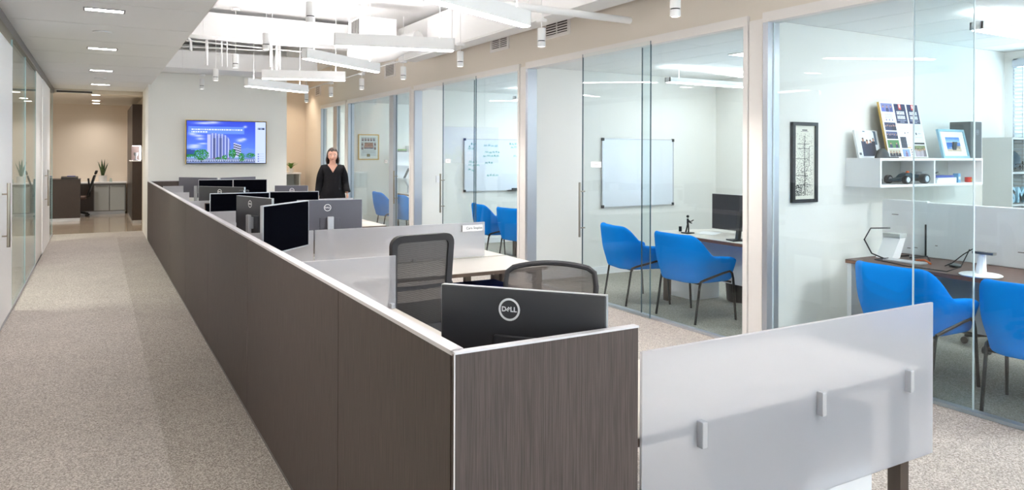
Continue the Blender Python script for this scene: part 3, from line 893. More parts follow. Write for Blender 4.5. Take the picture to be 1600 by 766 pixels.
DH = 0.73
X0, XR = 0.85, 1.46
def desk(y0, y1, main_lo, xm, label, depth=0.66):
    """L desk: a return along the partition plus a main top at its low or high end"""
    t = thing('workstation_desk', label, 'desk', (X0, y0, 0), 0, 'desks along the partition')
    L = y1 - y0; R = XR - X0; W = xm - X0
    if main_lo: poly = [(0, 0), (W, 0), (W, depth), (R + 0.06, depth), (R, depth + 0.06), (R, L), (0, L)]
    else: poly = [(0, 0), (R, 0), (R, L - depth - 0.06), (R + 0.06, L - depth), (W, L - depth), (W, L), (0, L)]
    b = MB(); b.prism(poly, DH - 0.004, DH); b.build('desktop', 'desk_top', t)
    b = MB(); b.prism(poly, DH - 0.030, DH - 0.004); b.build('desk_edge', 'desk_edge', t)
    ym = depth / 2 if main_lo else L - depth / 2
    for s in (-1, 1):
        b = MB(); yy = ym + s * (depth / 2 - 0.06)
        b.box(W - 0.09, yy - 0.028, 0, W - 0.035, yy + 0.028, DH - 0.07); b.build('leg', 'leg_bronze', t)
    b = MB(); b.box(W - 0.088, ym - depth / 2 + 0.03, DH - 0.07, W - 0.037, ym + depth / 2 - 0.03, DH - 0.031); b.box(0.1, ym - 0.02, DH - 0.07, W - 0.09, ym + 0.02, DH - 0.031); b.build('support_rail', 'leg_bronze', t)
    yr = L - 0.12 if main_lo else 0.12
    b = MB(); b.box(0.04, yr - 0.02, 0.0, R - 0.04, yr + 0.02, DH - 0.031); b.build('side_support', 'leg_bronze', t)
    return t
desk(1.735, 3.86, True, 2.93, 'nearest desk, behind the dark end panel and big frosted screen')
desk(3.885, 5.41, False, 3.05, 'second desk, beyond the black mesh chair with tall back')
desk(5.44, 7.58, True, 3.05, 'third desk, behind the screen with the name plate')
desk(7.62, 9.03, False, 3.05, 'fourth desk along the partition')
desk(9.07, 10.66, True, 3.05, 'fifth desk along the partition')
desk(10.74, 12.18, False, 3.05, 'sixth desk along the partition')
desk(12.22, 14.58, True, 3.05, 'farthest desk, under the television')

def frosted_screen(x0, x1, y, z0, z1, clips, label, group=None, outer=False):
    t = thing('frosted_screen', label, 'desk screen', ((x0 + x1) / 2, y, z0), 0, group)
    W = x1 - x0; H = z1 - z0
    b = MB(); b.box(-W / 2, -0.006, 0, W / 2, 0.006, H, bev=0.002, seg=1); b.build('acrylic_sheet', 'acrylic', t)
    for cx in clips:
        c = cx - (x0 + x1) / 2
        b = MB(); zc = DH - z0
        zl = zc - 0.055 if outer else zc + 0.001
        b.box(c - 0.011, -0.032, zl, c + 0.011, 0.030, zc + 0.030, bev=0.003); b.build('clamp', 'silver', t)
    return t
frosted_screen(1.425, 2.94, 1.70, 0.395, 1.005, (1.66, 2.235, 2.76), 'large frosted screen on the near desk, held by three silver clamps', outer=True)
frosted_screen(0.875, 1.465, 3.872, 0.70, 1.025, (1.44,), 'small frosted screen in front of the black mesh chair')
frosted_screen(1.415, 2.845, 5.425, 0.74, 1.025, (2.2,), 'wide frosted screen carrying the white name plate')
frosted_screen(0.875, 1.405, 5.425, 0.74, 1.025, (1.2,), 'short frosted screen left of the name plate screen')
frosted_screen(0.875, 1.20, 7.60, 0.70, 1.025, (1.1,), 'frosted screen behind the monitor turned beside the black one')
frosted_screen(0.875, 1.40, 9.05, 0.74, 1.045, (1.2,), 'frosted screen with a dark tablet standing before it')
frosted_screen(1.42, 2.845, 9.05, 0.74, 1.03, (2.2,), 'frosted screen hidden behind the middle monitors')
frosted_screen(0.875, 1.09, 10.70, 0.70, 1.065, (1.0,), 'narrow frosted screen near the far end of the partition')
frosted_screen(0.875, 1.16, 12.20, 0.74, 1.09, (1.0,), 'farthest frosted screen before the farthest desk')
t = thing('name_plate', 'white name plate clipped on the wide frosted screen', 'sign', (2.72, 5.412, 0.955))
b = MB(); b.box(-0.095, -0.014, 0, 0.095, -0.004, 0.052); b.build('plate', 'white_lam', t)
b = MB(); text_bm(b, 'Cara Staples', 0.030, Matrix.Translation((0.015, -0.0145, 0.026)) @ Matrix.Rotation(PI / 2, 4, 'X'), 0.0002); b.build('lettering', 'ink', t)
b = MB(); b.box(-0.098, -0.016, 0, -0.095, -0.002, 0.052); b.build('end_clip', 'channel_grey', t)

# ---- monitors
EMB = {}
def emblem_mesh():
    b = MB()
    n = 40
    for r0, r1 in ((0.0222, 0.0275),):
        A = [[(r * math.cos(2 * PI * k / n), 0, r * math.sin(2 * PI * k / n)) for k in range(n + 1)] for r in (r0, r1)]
        b.grid([A[0], A[1]])
    M = Matrix.Rotation(PI, 4, 'Z') @ Matrix.Rotation(PI / 2, 4, 'X')
    text_bm(b, 'D', 0.0165, Matrix.Translation((0.0135, 0.0, 0)) @ M, 0.0003, 0.0006)
    text_bm(b, 'E', 0.0135, Matrix.Translation((0.0030, 0.0, 0.0003)) @ Matrix.Rotation(-0.62, 4, 'Y') @ M, 0.0003, 0.0005)
    text_bm(b, 'L', 0.0165, Matrix.Translation((-0.0065, 0.0, 0)) @ M, 0.0003, 0.0006)
    text_bm(b, 'L', 0.0165, Matrix.Translation((-0.0150, 0.0, 0)) @ M, 0.0003, 0.0006)
    o = b.build('emblem', 'white_lam')
    me = o.data; bpy.data.objects.remove(o)
    return me
EMB = emblem_mesh()
def monitor(pl, pr, ztop, back, label, h=0.325, base=DH, body='monitor_back', logo=True, lx=0.0, stand=True, stand_mat='silver', size=1.0, base_off=0.0, col_top=None):
    pl = Vector((pl[0], pl[1])); pr = Vector((pr[0], pr[1]))
    c = (pl + pr) / 2; d = pr - pl; W = d.length
    ang = math.atan2(d.y, d.x) + (PI if back else 0)
    t = thing('monitor', label, 'monitor', (c.x, c.y, base), ang)
    zb = ztop - h - base; zt = ztop - base
    b = MB(); b.box(-W / 2, 0.0, zb, W / 2, 0.022, zt, bev=0.003, seg=1); b.box(-W * 0.16, 0.018, zb + 0.012, W * 0.16, 0.029, zb + h * 0.56, bev=0.003, seg=1); b.build('casing', body, t)
    b = MB(); b.box(-W / 2, -0.003, zb - 0.001, W / 2, 0.0045, zb + 0.006); b.box(-W / 2 - 0.001, -0.003, zt - 0.006, W / 2 + 0.001, 0.018, zt + 0.001)
    b.box(-W / 2 - 0.0015, -0.003, zb, -W / 2 + 0.004, 0.018, zt); b.box(W / 2 - 0.004, -0.003, zb, W / 2 + 0.0015, 0.018, zt); b.build('bezel', 'silver', t)
    b = MB(); b.box(-W / 2 + 0.005, -0.002, zb + 0.006, W / 2 - 0.005, 0.001, zt - 0.006); b.build('screen', 'screen_black', t)
    if stand:
        b = MB()
        top = (zb + zt) / 2 + 0.03 if col_top is None else col_top - base
        b.box(-0.026, 0.050, 0.004, 0.026, 0.078, top, bev=0.006); b.box(-0.022, 0.03, max(zb + 0.05, top - 0.12), 0.022, 0.055, top - 0.02)
        b.build('stand_column', stand_mat, t)
        b = MB(); b.box(-0.12, -0.08 + base_off, 0.0, 0.12, 0.11, 0.008, bev=0.003, seg=1); b.build('stand_base', stand_mat, t)
    if logo:
        e = bpy.data.objects.new('emblem', EMB); col.objects.link(e); e.parent = t
        e.location = (lx, 0.0245, zt - 0.062); e.scale = (size, 1, size)
        e['label'] = 'ringed white letters'
    return t
monitor((0.977, 2.142), (1.324, 1.733), 1.18, True, 'black monitor above the dark end panel, nearest the camera', size=1.28, lx=0.035, col_top=0.96)
monitor((0.927, 4.829), (1.329, 5.273), 1.26, False, 'black screened monitor turned across the partition', h=0.325, logo=False, col_top=1.06, base_off=0.0)
monitor((1.40, 5.915), (1.905, 5.824), 1.22, True, 'grey backed monitor with a silver stand, just behind the frosted name plate screen', body='monitor_grey', lx=0.02, size=1.05)
monitor((1.10, 6.82), (1.285, 6.25), 1.22, True, 'monitor seen at a slant left of the black screen, back turned', h=0.36, size=1.15, lx=0.05)
monitor((1.05, 8.30), (1.66, 8.29), 1.166, False, 'dark screen mostly hidden behind the slanting monitor', logo=False)
monitor((1.70, 8.47), (2.215, 8.33), 1.163, False, 'dark wide screen in front of the woman in black', logo=False)
monitor((2.007, 9.663), (2.382, 9.486), 1.18, True, 'small monitor with a pale ring emblem below the potted plant', body='monitor_grey', lx=-0.01, size=1.1)
monitor((1.13, 9.85), (1.58, 9.33), 1.18, True, 'monitor back above the frosted screen with the dark tablet', h=0.30, lx=0.02, size=1.15)
monitor((1.325, 11.75), (1.80, 11.68), 1.196, False, 'dark front of the left screen of the far pair facing the camera', logo=False)
monitor((1.805, 11.68), (2.27, 11.53), 1.198, False, 'greyish front of the right screen of the far pair, a webcam before it', logo=False, body='monitor_grey')
monitor((1.181, 12.985), (1.685, 12.42), 1.20, True, 'farthest left monitor under the television, back turned', body='monitor_grey', logo=False)
monitor((1.715, 12.41), (2.33, 12.851), 1.20, True, 'farthest right monitor under the television, back turned', body='monitor_grey', lx=0.03, size=1.1)
t = thing('webcam', 'small webcam clipped above the dark screen before the far pair', 'webcam', (1.40, 8.33, 1.170))
b = MB(); b.box(-0.05, -0.02, 0.0, 0.05, 0.02, 0.025, bev=0.008); b.build('body', 'black_plastic', t)
b = MB(); b.cyl((0, -0.022, 0.0125), (0, -0.018, 0.0125), 0.011, n=14); b.build('lens', 'silver', t)
t = thing('desk_tablet', 'dark tablet leaning on a stand before a frosted screen', 'tablet', (1.14, 8.86, DH), 0.0)
M = Matrix.Rotation(-0.18, 4, 'X')
b = MB(); b.box(-0.07, 0.0, 0.12, 0.07, 0.01, 0.30, bev=0.003, M=M); b.build('case', 'brown', t)
b = MB(); b.box(-0.06, -0.002, 0.13, 0.06, 0.001, 0.29, M=M); b.build('screen', 'screen_black', t)
b = MB(); b.tube([(0, 0.05, 0.0), (0, 0.04, 0.14)], 0.01); b.box(-0.08, 0.0, 0, 0.08, 0.1, 0.01); b.build('stand', 'white_lam', t)

# ---- pedestals
def pedestal(x, y, z, w, d, h, label, cushion=False, rz=0):
    t = thing('mobile_pedestal', label, 'cabinet', (x, y, z), rz)
    b = MB(); b.box(-w / 2, -d / 2, 0.04, w / 2, d / 2, h); b.build('carcass', 'white_lam', t)
    for k, (a, c) in enumerate(((0.05, h * 0.5), (h * 0.5 + 0.006, h - 0.01))):
        b = MB(); b.box(-w / 2 + 0.004, d / 2, a, w / 2 - 0.004, d / 2 + 0.018, c); q = b.build('drawer', 'white_lam', t)
        b = MB(); b.box(-0.06, d / 2 + 0.018, c - 0.03, 0.06, d / 2 + 0.03, c - 0.022); b.build('pull', 'silver', q)
    for sx in (-1, 1):
        for sy in (-1, 1):
            b = MB(); b.cyl((sx * (w / 2 - 0.05) - 0.012, sy * (d / 2 - 0.05), 0.022), (sx * (w / 2 - 0.05) + 0.012, sy * (d / 2 - 0.05), 0.022), 0.022, n=12); b.build('caster', 'black_plastic', t)
    if cushion:
        b = MB(); b.box(-w / 2, -d / 2, h, w / 2, d / 2 + 0.018, h + 0.045, bev=0.018); b.build('cushion', 'navy', t, smooth=True)
    return t
pedestal(2.67, 5.03, 0, 0.40, 0.52, 0.52, 'white pedestal with a navy cushion under the second desk', True, PI)
pedestal(2.50, 2.06, 0, 0.40, 0.52, 0.60, 'white drawer pedestal under the near desk behind the frosted screen')

# ================================================================== CHAIRS
def smooth01(t):
    t = min(1, max(0, t)); return t * t * (3 - 2 * t)
def shell_mesh():
    """wrap-around upholstered shell, facing +x; returns grid rows"""
    hw, xf, xb, r = 0.285, 0.27, -0.27, 0.17
    pts = []
    for k in range(7): pts.append((xf - (xf - xb - r) * k / 7, -hw))
    for k in range(6):
        a = PI / 2 * k / 6; pts.append((xb + r - r * math.sin(a), -hw + r - r * math.cos(a)))
    for k in range(6): pts.append((xb, -hw + r + (2 * hw - 2 * r) * k / 6))
    for k in range(6):
        a = PI / 2 * k / 6; pts.append((xb + r - r * math.cos(a), hw - r + r * math.sin(a)))
    for k in range(8): pts.append((xb + r + (xf - xb - r) * k / 7, hw))
    rows = []
    NV = 8
    for v in range(NV):
        row = []
        for (x, y) in pts:
            s = (x - xb) / (xf - xb)
            top = 0.845 - 0.215 * smooth01((s - 0.08) / 0.36) - 0.02 * smooth01((s - 0.5) / 0.5)
            bot = 0.375
            if s > 0.97: bot += 0.02; top -= 0.02
            z = bot + (top - bot) * v / (NV - 1)
            k = (z - 0.38) / 0.46
            fl = 0.86 + 0.17 * smooth01(k * 1.8)
            back = smooth01((0.45 - s) / 0.45)
            xx = x * (0.9 + 0.1 * smooth01(k * 2)) - 0.055 * max(0, k) * back
            row.append((xx, y * fl, z))
        rows.append(row)
    return rows
def blue_chair(name, label, loc, rz, group):
    t = thing(name, label, 'chair', loc, rz, group)
    b = MB(); b.grid(shell_mesh())
    o = b.build('shell', 'blue_felt', t, smooth=True)
    m = o.modifiers.new('thick', 'SOLIDIFY'); m.thickness = 0.055; m.offset = 0; m.use_even_offset = True
    m = o.modifiers.new('soft', 'SUBSURF'); m.levels = 1; m.render_levels = 2
    b = MB(); b.box(-0.22, -0.235, 0.375, 0.285, 0.235, 0.475, bev=0.04, seg=3); b.build('seat', 'blue_felt', t, smooth=True)
    for s in (-1, 1):
        y = s * 0.262
        b = MB(); b.tube([(0.255, s * 0.305, 0.0), (0.225, s * 0.298, 0.40), (0.215, s * 0.293, 0.455), (0.185, s * 0.290, 0.475), (0.10, s * 0.287, 0.462)], 0.0115, 8); b.build('leg', 'black_metal', t, smooth=True)
        b = MB(); b.tube([(-0.245, s * 0.272, 0.0), (-0.185, s * 0.270, 0.36), (-0.175, s * 0.274, 0.395), (-0.14, s * 0.282, 0.41), (0.10, s * 0.287, 0.462)], 0.0115, 8); b.build('leg', 'black_metal', t, smooth=True)
    b = MB(); b.tube([(-0.17, -0.27, 0.375), (-0.17, 0.27, 0.375)], 0.010, 8); b.tube([(0.20, -0.29, 0.37), (0.20, 0.29, 0.37)], 0.010, 8); b.build('crossbar', 'black_metal', t, smooth=True)
    return t
G = 'blue guest chairs before the office desks'
c0 = blue_chair('guest_chair', 'blue guest chair before the desk with the sculpture, nearer the white column', (5.12, 5.31, 0), 0.0, G)
dup(c0, (5.13, 6.22, 0), -0.22, 'blue guest chair under the blank whiteboard, left of its twin')
dup(c0, (5.05, 3.05, 0), -0.03, 'blue guest chair whose back rises behind the corner of the big frosted screen')
dup(c0, (5.07, 2.22, 0), 0.12, 'blue guest chair cut by the right edge of the picture')
dup(c0, (5.31, 8.93, 0), 0.12, 'blue guest chair beside the column, below the written whiteboard')
dup(c0, (5.33, 9.80, 0), -0.2, 'blue guest chair partly behind the name plate screen')
dup(c0, (5.12, 12.72, 0), 0.1, 'farther blue guest chair behind the narrow sliding door, under the monitor arm')
dup(c0, (5.10, 13.75, 0), -0.1, 'blue guest chair under the gold framed picture')

def chair_base(t, m='black_plastic'):
    b = MB(); b.cyl((0, 0, 0.10), (0, 0, 0.42), 0.028, n=12); b.build('gas_lift', 'black_metal', t, smooth=True)
    for k in range(5):
        a = 2 * PI * k / 5 + 0.3; c, s = math.cos(a), math.sin(a)
        b = MB(); b.tube([(0.02 * c, 0.02 * s, 0.11), (0.15 * c, 0.15 * s, 0.10), (0.30 * c, 0.30 * s, 0.065)], [0.026, 0.022, 0.016], 8); b.build('base_arm', m, t, smooth=True)
        b = MB(); b.cyl((0.30 * c - 0.025 * s, 0.30 * s + 0.025 * c, 0.029), (0.30 * c + 0.025 * s, 0.30 * s - 0.025 * c, 0.029), 0.029, n=14); b.build('caster', 'black_plastic', t, smooth=True)
def rrect(w, h, r, n=5):
    P = []
    for cx, cy, a0 in ((w / 2 - r, h / 2 - r, 0), (-w / 2 + r, h / 2 - r, PI / 2), (-w / 2 + r, -h / 2 + r, PI), (w / 2 - r, -h / 2 + r, 3 * PI / 2)):
        for k in range(n + 1):
            a = a0 + PI / 2 * k / n; P.append((cx + r * math.cos(a), cy + r * math.sin(a)))
    return P
def bow(x, z, k=0.25): return k * x * x
# tall mesh back chair: faces +y in local space, back at -y
t = thing('task_chair', 'black task chair with tall squared mesh back, seen from behind', 'chair', (1.695, 4.36, 0), 0.10)
lean = lambda z: -0.25 - 0.07 * (z - 0.5)
P = rrect(0.43, 0.60, 0.065)
b = MB(); zc = 0.81
# a flat wide frame: outer to inner ring
ring = [[], []]
for (x, z) in P: ring[0].append((x * (1 - 0.10 * (0.3 - z) / 0.6), z))
for (x, z) in rrect(0.355, 0.515, 0.03): ring[1].append((x * (1 - 0.10 * (0.3 - z) / 0.6), z))
rows = []
for dy, rg in ((-0.012, ring[1]), (-0.022, ring[0]), (0.018, ring[0]), (0.010, ring[1]), (-0.012, ring[1])):
    rows.append([(x, lean(z + zc) - bow(x, z, -0.5) + dy, z + zc) for x, z in rg] + [(rg[0][0], lean(rg[0][1] + zc) - bow(rg[0][0], 0, -0.5) + dy, rg[0][1] + zc)])
b.grid(rows); b.build('back_frame', 'charcoal', t, smooth=True)
rows = []
for i in range(9):
    z = -0.26 + 0.52 * i / 8
    rows.append([(x, lean(z + zc) - bow(x, z, -0.5), z + zc) for x in np.linspace(-0.178 * (1 - 0.10 * (0.3 - z) / 0.6), 0.178 * (1 - 0.10 * (0.3 - z) / 0.6), 9)])
b = MB(); b.grid(rows); b.build('back_mesh', 'mesh_grey', t)
rows = []
for z in (0.775, 0.79, 0.80): rows.append([(x, lean(z) - bow(x, z, -0.5) - 0.004, z) for x in np.linspace(-0.172, 0.172, 9)])
b = MB(); b.grid(rows); b.build('lumbar_band', 'charcoal', t)
rows = []
for z in np.linspace(0.53, 0.70, 5): rows.append([(x, lean(z) - bow(x, z, -0.5) + 0.012, z) for x in np.linspace(-0.17, 0.17, 9)])
b = MB(); b.grid(rows); b.build('lumbar_panel', 'charcoal', t)
b = MB(); b.tube([(0.205, lean(.70) + 0.02, 0.80), (0.245, lean(.6) + 0.01, 0.68), (0.25, -0.25, 0.53), (0.20, -0.25, 0.465), (0.10, -0.26, 0.44), (0, -0.26, 0.435), (-0.10, -0.26, 0.44), (-0.20, -0.25, 0.465), (-0.205, -0.25, 0.53), (-0.20, lean(.6) + 0.01, 0.60), (-0.19, lean(.7) + 0.02, 0.66)], [0.018, 0.026, 0.03, 0.034, 0.038, 0.04, 0.038, 0.034, 0.03, 0.026, 0.018], 10)
b.build('back_cradle', 'charcoal', t, smooth=True)
b = MB(); b.box(-0.24, -0.22, 0.43, 0.24, 0.26, 0.50, bev=0.03, seg=3); b.build('seat', 'charcoal', t, smooth=True)
b = MB(); b.box(-0.05, -0.26, 0.40, 0.05, 0.05, 0.435, bev=0.01); b.build('tilt_mechanism', 'black_plastic', t)
chair_base(t)
# lower mesh chair with a bowed top rail, facing the camera side
t = thing('task_chair', 'brown grey task chair with low bowed mesh back above the nearest monitor', 'chair', (2.05, 3.18, 0), PI - 0.60)
b = MB()
topz = lambda x: 0.985 - 0.55 * x * x - 9.0 * max(0, abs(x) - 0.20) ** 2
pts = [(-0.225, -0.27, 0.52), (-0.245, -0.28, 0.70), (-0.255, -0.29, 0.86)]
for x in np.linspace(-0.245, 0.245, 15): pts.append((x, -0.30 - 0.25 * (0.06 - x * x), topz(x)))
pts += [(0.255, -0.29, 0.86), (0.245, -0.28, 0.70), (0.225, -0.27, 0.52)]
b.tube(pts, 0.015, 8); b.tube([(-0.225, -0.27, 0.52), (0, -0.285, 0.50), (0.225, -0.27, 0.52)], 0.016, 8); b.build('back_frame', 'charcoal', t, smooth=True)
rows = []
for v in np.linspace(0, 1, 10):
    row = []
    for x in np.linspace(-1, 1, 13):
        z0 = 0.51; xx = x * (0.225 + 0.025 * v); z = z0 + (topz(xx) - 0.005 - z0) * v
        row.append((xx, -0.27 - 0.045 * v * (1 - 0.3 * x * x), z))
    rows.append(row)
b = MB(); b.grid(rows); b.build('back_mesh', 'mesh_open', t)
b = MB(); b.box(-0.25, -0.22, 0.43, 0.25, 0.27, 0.50, bev=0.03, seg=3); b.build('seat', 'charcoal', t, smooth=True)
b = MB(); b.tube([(0, -0.29, 0.60), (0, -0.30, 0.46), (0, -0.10, 0.41), (0, 0.02, 0.41)], 0.022, 8); b.build('back_bar', 'black_plastic', t, smooth=True)
chair_base(t)
# executive chairs behind the office desks
def exec_chair(loc, rz, label, tint='brown'):
    t = thing('desk_chair', label, 'chair', loc, rz)
    b = MB(); b.box(-0.25, -0.22, 0.43, 0.25, 0.26, 0.51, bev=0.03, seg=3); b.build('seat', tint, t, smooth=True)
    b = MB(); b.box(-0.23, -0.30, 0.56, 0.23, -0.25, 1.02, bev=0.03, seg=3); b.build('backrest', tint, t, smooth=True)
    b = MB(); b.tube([(0, -0.29, 0.62), (0, -0.32, 0.46), (0, -0.05, 0.41)], 0.02, 8); b.build('back_bar', 'black_plastic', t, smooth=True)
    for s in (-1, 1):
        b = MB(); b.tube([(s * 0.2, 0, 0.44), (s * 0.3, 0, 0.46), (s * 0.3, 0.0, 0.64)], 0.012); b.box(s * 0.3 - 0.035, -0.12, 0.64, s * 0.3 + 0.035, 0.13, 0.665, bev=0.01); b.build('armrest', 'black_plastic', t, smooth=True)
    chair_base(t)
exec_chair((6.52, 3.15, 0), PI / 2, 'brown desk chair seen below the desk with the white monitors')

# ================================================================== OFFICE WITH THE SHELF (nearest)
t = thing('office_desk', 'walnut edged desk with a white end panel, white monitors on it', 'desk', (5.31, 3.78, 0))
poly = [(0, 0), (-0.02, -0.7), (0.0, -1.5), (0.06, -2.4), (0.82, -2.4), (0.82, 0)]
b = MB(); b.prism(poly, 0.745, 0.75); b.build('desktop', 'brown', t)
b = MB(); b.prism(poly, 0.72, 0.745); b.build('desk_edge', 'walnut', t)
b = MB(); b.box(0.01, -0.05, 0, 0.80, -0.012, 0.72); b.build('end_panel', 'white_lam', t)
b = MB(); b.box(0.60, -2.3, 0.22, 0.62, -0.05, 0.72); b.build('modesty_panel', 'grey_lam', t)
b = MB(); b.box(0.08, -2.38, 0, 0.80, -2.34, 0.72); b.build('end_panel', 'white_lam', t)
def white_monitor(y0, y1, x, z0, z1, label, slim, marks):
    t = thing('white_monitor', label, 'monitor', (x, (y0 + y1) / 2, 0.75))
    W = y1 - y0
    b = MB(); b.box(0.0, -W / 2, z0 - 0.75, slim, W / 2, z1 - 0.75, bev=0.006); b.build('casing', 'white_lam', t)
    b = MB(); b.box(slim - 0.001, -W / 2 + 0.01, z0 - 0.74, slim + 0.002, W / 2 - 0.01, z1 - 0.76); b.build('screen', 'screen_black', t)
    b = MB()
    for q in marks: b.box(-0.001, q[0], q[1], 0.0005, q[0] + q[2], q[1] + 0.006)
    b.build('label_mark', 'channel_grey', t)
    return t
white_monitor(3.545, 3.95, 6.06, 0.7505, 1.212, 'large white backed monitor beside the wall, a slanted white stand before it', 0.045, [(0.05, 0.33, 0.06), (-0.12, 0.06, 0.03), (-0.06, 0.05, 0.03)])
white_monitor(2.70, 3.53, 6.02, 0.7505, 1.205, 'wide white backed monitor beyond the round white foot', 0.045, [(-0.33, 0.12, 0.05), (0.32, 0.10, 0.02)])
t = thing('device_stand', 'slanted white block stand with a black cable on its head', 'stand', (5.64, 3.66, 0.75))
b = MB(); b.prism([(0.0, 0.0), (0.11, 0.0), (0.19, 0.17), (0.13, 0.19)], -0.07, 0.07, M=Matrix.Rotation(PI / 2, 4, 'X')); b.build('slanted_body', 'white_lam', t)
b = MB(); b.box(0.10, -0.075, 0.165, 0.20, 0.075, 0.20, bev=0.004); b.build('head', 'grey_lam', t)
t = thing('tablet_stand', 'white stand with round foot and dark plug on its neck, on the walnut desk', 'stand', (5.42, 2.79, 0.75))
b = MB(); b.lathe([(0.13, 0.0), (0.135, 0.008), (0.125, 0.014), (0.04, 0.02)], 28); b.build('foot', 'white_lam', t, smooth=True)
b = MB(); b.tube([(0.0, 0.0, 0.015), (0.02, 0.0, 0.155)], [0.036, 0.022], 10); b.build('neck', 'white_lam', t, smooth=True)
b = MB(); b.box(-0.02, -0.09, 0.155, 0.03, 0.05, 0.172); b.build('plug_bar', 'channel_grey', t)
def cable(pts, label, r=0.004, m='black_plastic', group=None):
    b = MB(); b.tube(pts, r, 6)
    return tag(b.build('cable', m, smooth=True), label, 'cable', group)
cable([(5.53, 3.56, 0.757), (5.48, 3.66, 0.80), (5.53, 3.76, 0.90), (5.66, 3.79, 0.985), (5.82, 3.72, 0.985)], 'black cable looping over the slanted white stand', 0.006)
cable([(5.64, 3.62, 0.757), (5.46, 3.62, 0.757), (5.355, 3.30, 0.757), (5.34, 2.98, 0.76), (5.37, 2.90, 0.80), (5.41, 2.86, 0.93)], 'black cable running along the desk edge to the round white foot', 0.004)
cable([(5.62, 3.15, 0.757), (5.54, 3.05, 0.80), (5.48, 2.94, 0.88), (5.45, 2.86, 0.93)], 'black cable drooping from the plug of the round footed stand', 0.004)
cable([(5.75, 3.66, 0.756), (5.82, 3.55, 0.772), (5.74, 3.50, 0.765), (5.85, 3.42, 0.78), (5.78, 3.36, 0.757), (5.9, 3.45, 0.77)], 'tangle of black cable on the walnut desk', 0.006)
cable([(5.70, 3.42, 0.757), (5.66, 3.33, 0.775), (5.62, 3.26, 0.757)], 'short orange cable on the walnut desk', 0.007, 'orange')
b = MB(); b.box(5.50, 3.28, 0.7505, 5.62, 3.58, 0.765, bev=0.003, M=None); tag(b.build('keyboard', 'silver'), 'flat pale keyboard near the desk edge', 'keyboard')
t = thing('computer_mouse', 'grey mouse between the two white monitors', 'mouse', (5.66, 3.10, 0.7505))
b = MB(); b.sphere((0, 0, 0.016), 0.035, 1.0, 1.5, 0.45); b.build('body', 'slate_box', t, smooth=True)
t = thing('monitor_mast', 'dark upright bar in the gap between the white monitors', 'stand', (6.04, 3.5375, 0.75))
b = MB(); b.box(-0.02, -0.006, 0.004, 0.005, 0.006, 0.27); b.build('bar', 'black_plastic', t)
b = MB(); b.box(-0.06, -0.006, 0.0, 0.05, 0.006, 0.006); b.build('foot', 'black_plastic', t)

WY = 4.08   # side wall face of that office
t = thing('wall_picture', 'tall narrow black framed ink city map on the side wall', 'picture', (5.168, WY, 1.20))
FW, FH = 0.315, 0.675
b = MB(); b.box(-FW / 2, -0.03, 0, -FW / 2 + 0.03, -0.001, FH); b.box(FW / 2 - 0.03, -0.03, 0, FW / 2, -0.001, FH)
b.box(-FW / 2 + 0.03, -0.03, 0, FW / 2 - 0.03, -0.001, 0.028); b.box(-FW / 2 + 0.03, -0.03, FH - 0.028, FW / 2 - 0.03, -0.001, FH); b.build('frame', 'black_frame', t)
def map_array():
    H, W = 130, 52
    rs = np.random.RandomState(11)
    a = np.ones((H, W)) * 0.93
    for y in range(14, H - 6):
        d = 0.10 + 0.45 * (y / H) ** 1.5
        for x in range(3, W - 4):
            near = math.exp(-((x - 26) / 9.0) ** 2)
            if rs.rand() < d * (0.45 + 0.75 * near): a[y, x] = 0.15 + 0.5 * rs.rand()
    for y in range(18, H - 8): a[y, 25 + (y > 70)] = 0.08; a[y, 27] = 0.35
    for y in (32, 40, 58, 88, 104):
        x0 = rs.randint(4, 14); a[y, x0:x0 + 30] = 0.2
    a[36:70, 38] = 0.2; a[40:66, 35] = 0.4
    for k in range(12): a[70 + k, 36 - k // 2] = 0.2; a[92 + k // 2, 6 + k] = 0.2
    a[7:9, 20:33] = 0.25; a[10, 16:36] = 0.6
    a[104:124, 4:20] = np.where(rs.rand(20, 16) < 0.55, 0.08, a[104:124, 4:20])
    return np.stack([a, a * 0.985, a * 0.93], -1)
picture('map_print', FW - 0.06, FH - 0.056, map_array(), 'print', t, Matrix.Translation((-FW / 2 + 0.03, -0.016, 0.028)))

# wall shelf box
SX0, SX1, SY, SZ0, SZ1 = 5.735, 7.325, 3.755, 1.325, 1.575
t = thing('wall_shelf', 'white open box shelf hung on the side wall, full of keepsakes', 'shelf', (SX0, WY, SZ0))
W = SX1 - SX0; D = WY - SY; H = SZ1 - SZ0
b = MB(); b.box(0, -D, 0, W, 0, 0.022); b.build('bottom_board', 'white_lam', t)
b = MB(); b.box(0, -D, H - 0.022, W, 0, H); b.build('top_board', 'white_lam', t)
b = MB(); b.box(0, -D, 0.022, 0.02, 0, H - 0.022); b.build('side_board', 'white_lam', t)
b = MB(); b.box(W - 0.02, -D, 0.022, W, 0, H - 0.022); b.build('side_board', 'white_lam', t)
b = MB(); b.box(0.785, -D, 0.022, 0.805, -0.01, H - 0.022); b.build('divider', 'white_lam', t)
b = MB(); b.box(0.02, -0.012, 0.022, W - 0.02, -0.001, H - 0.022); b.build('back_board', 'grey_lam', t)
ST = SZ1 + 0.0005

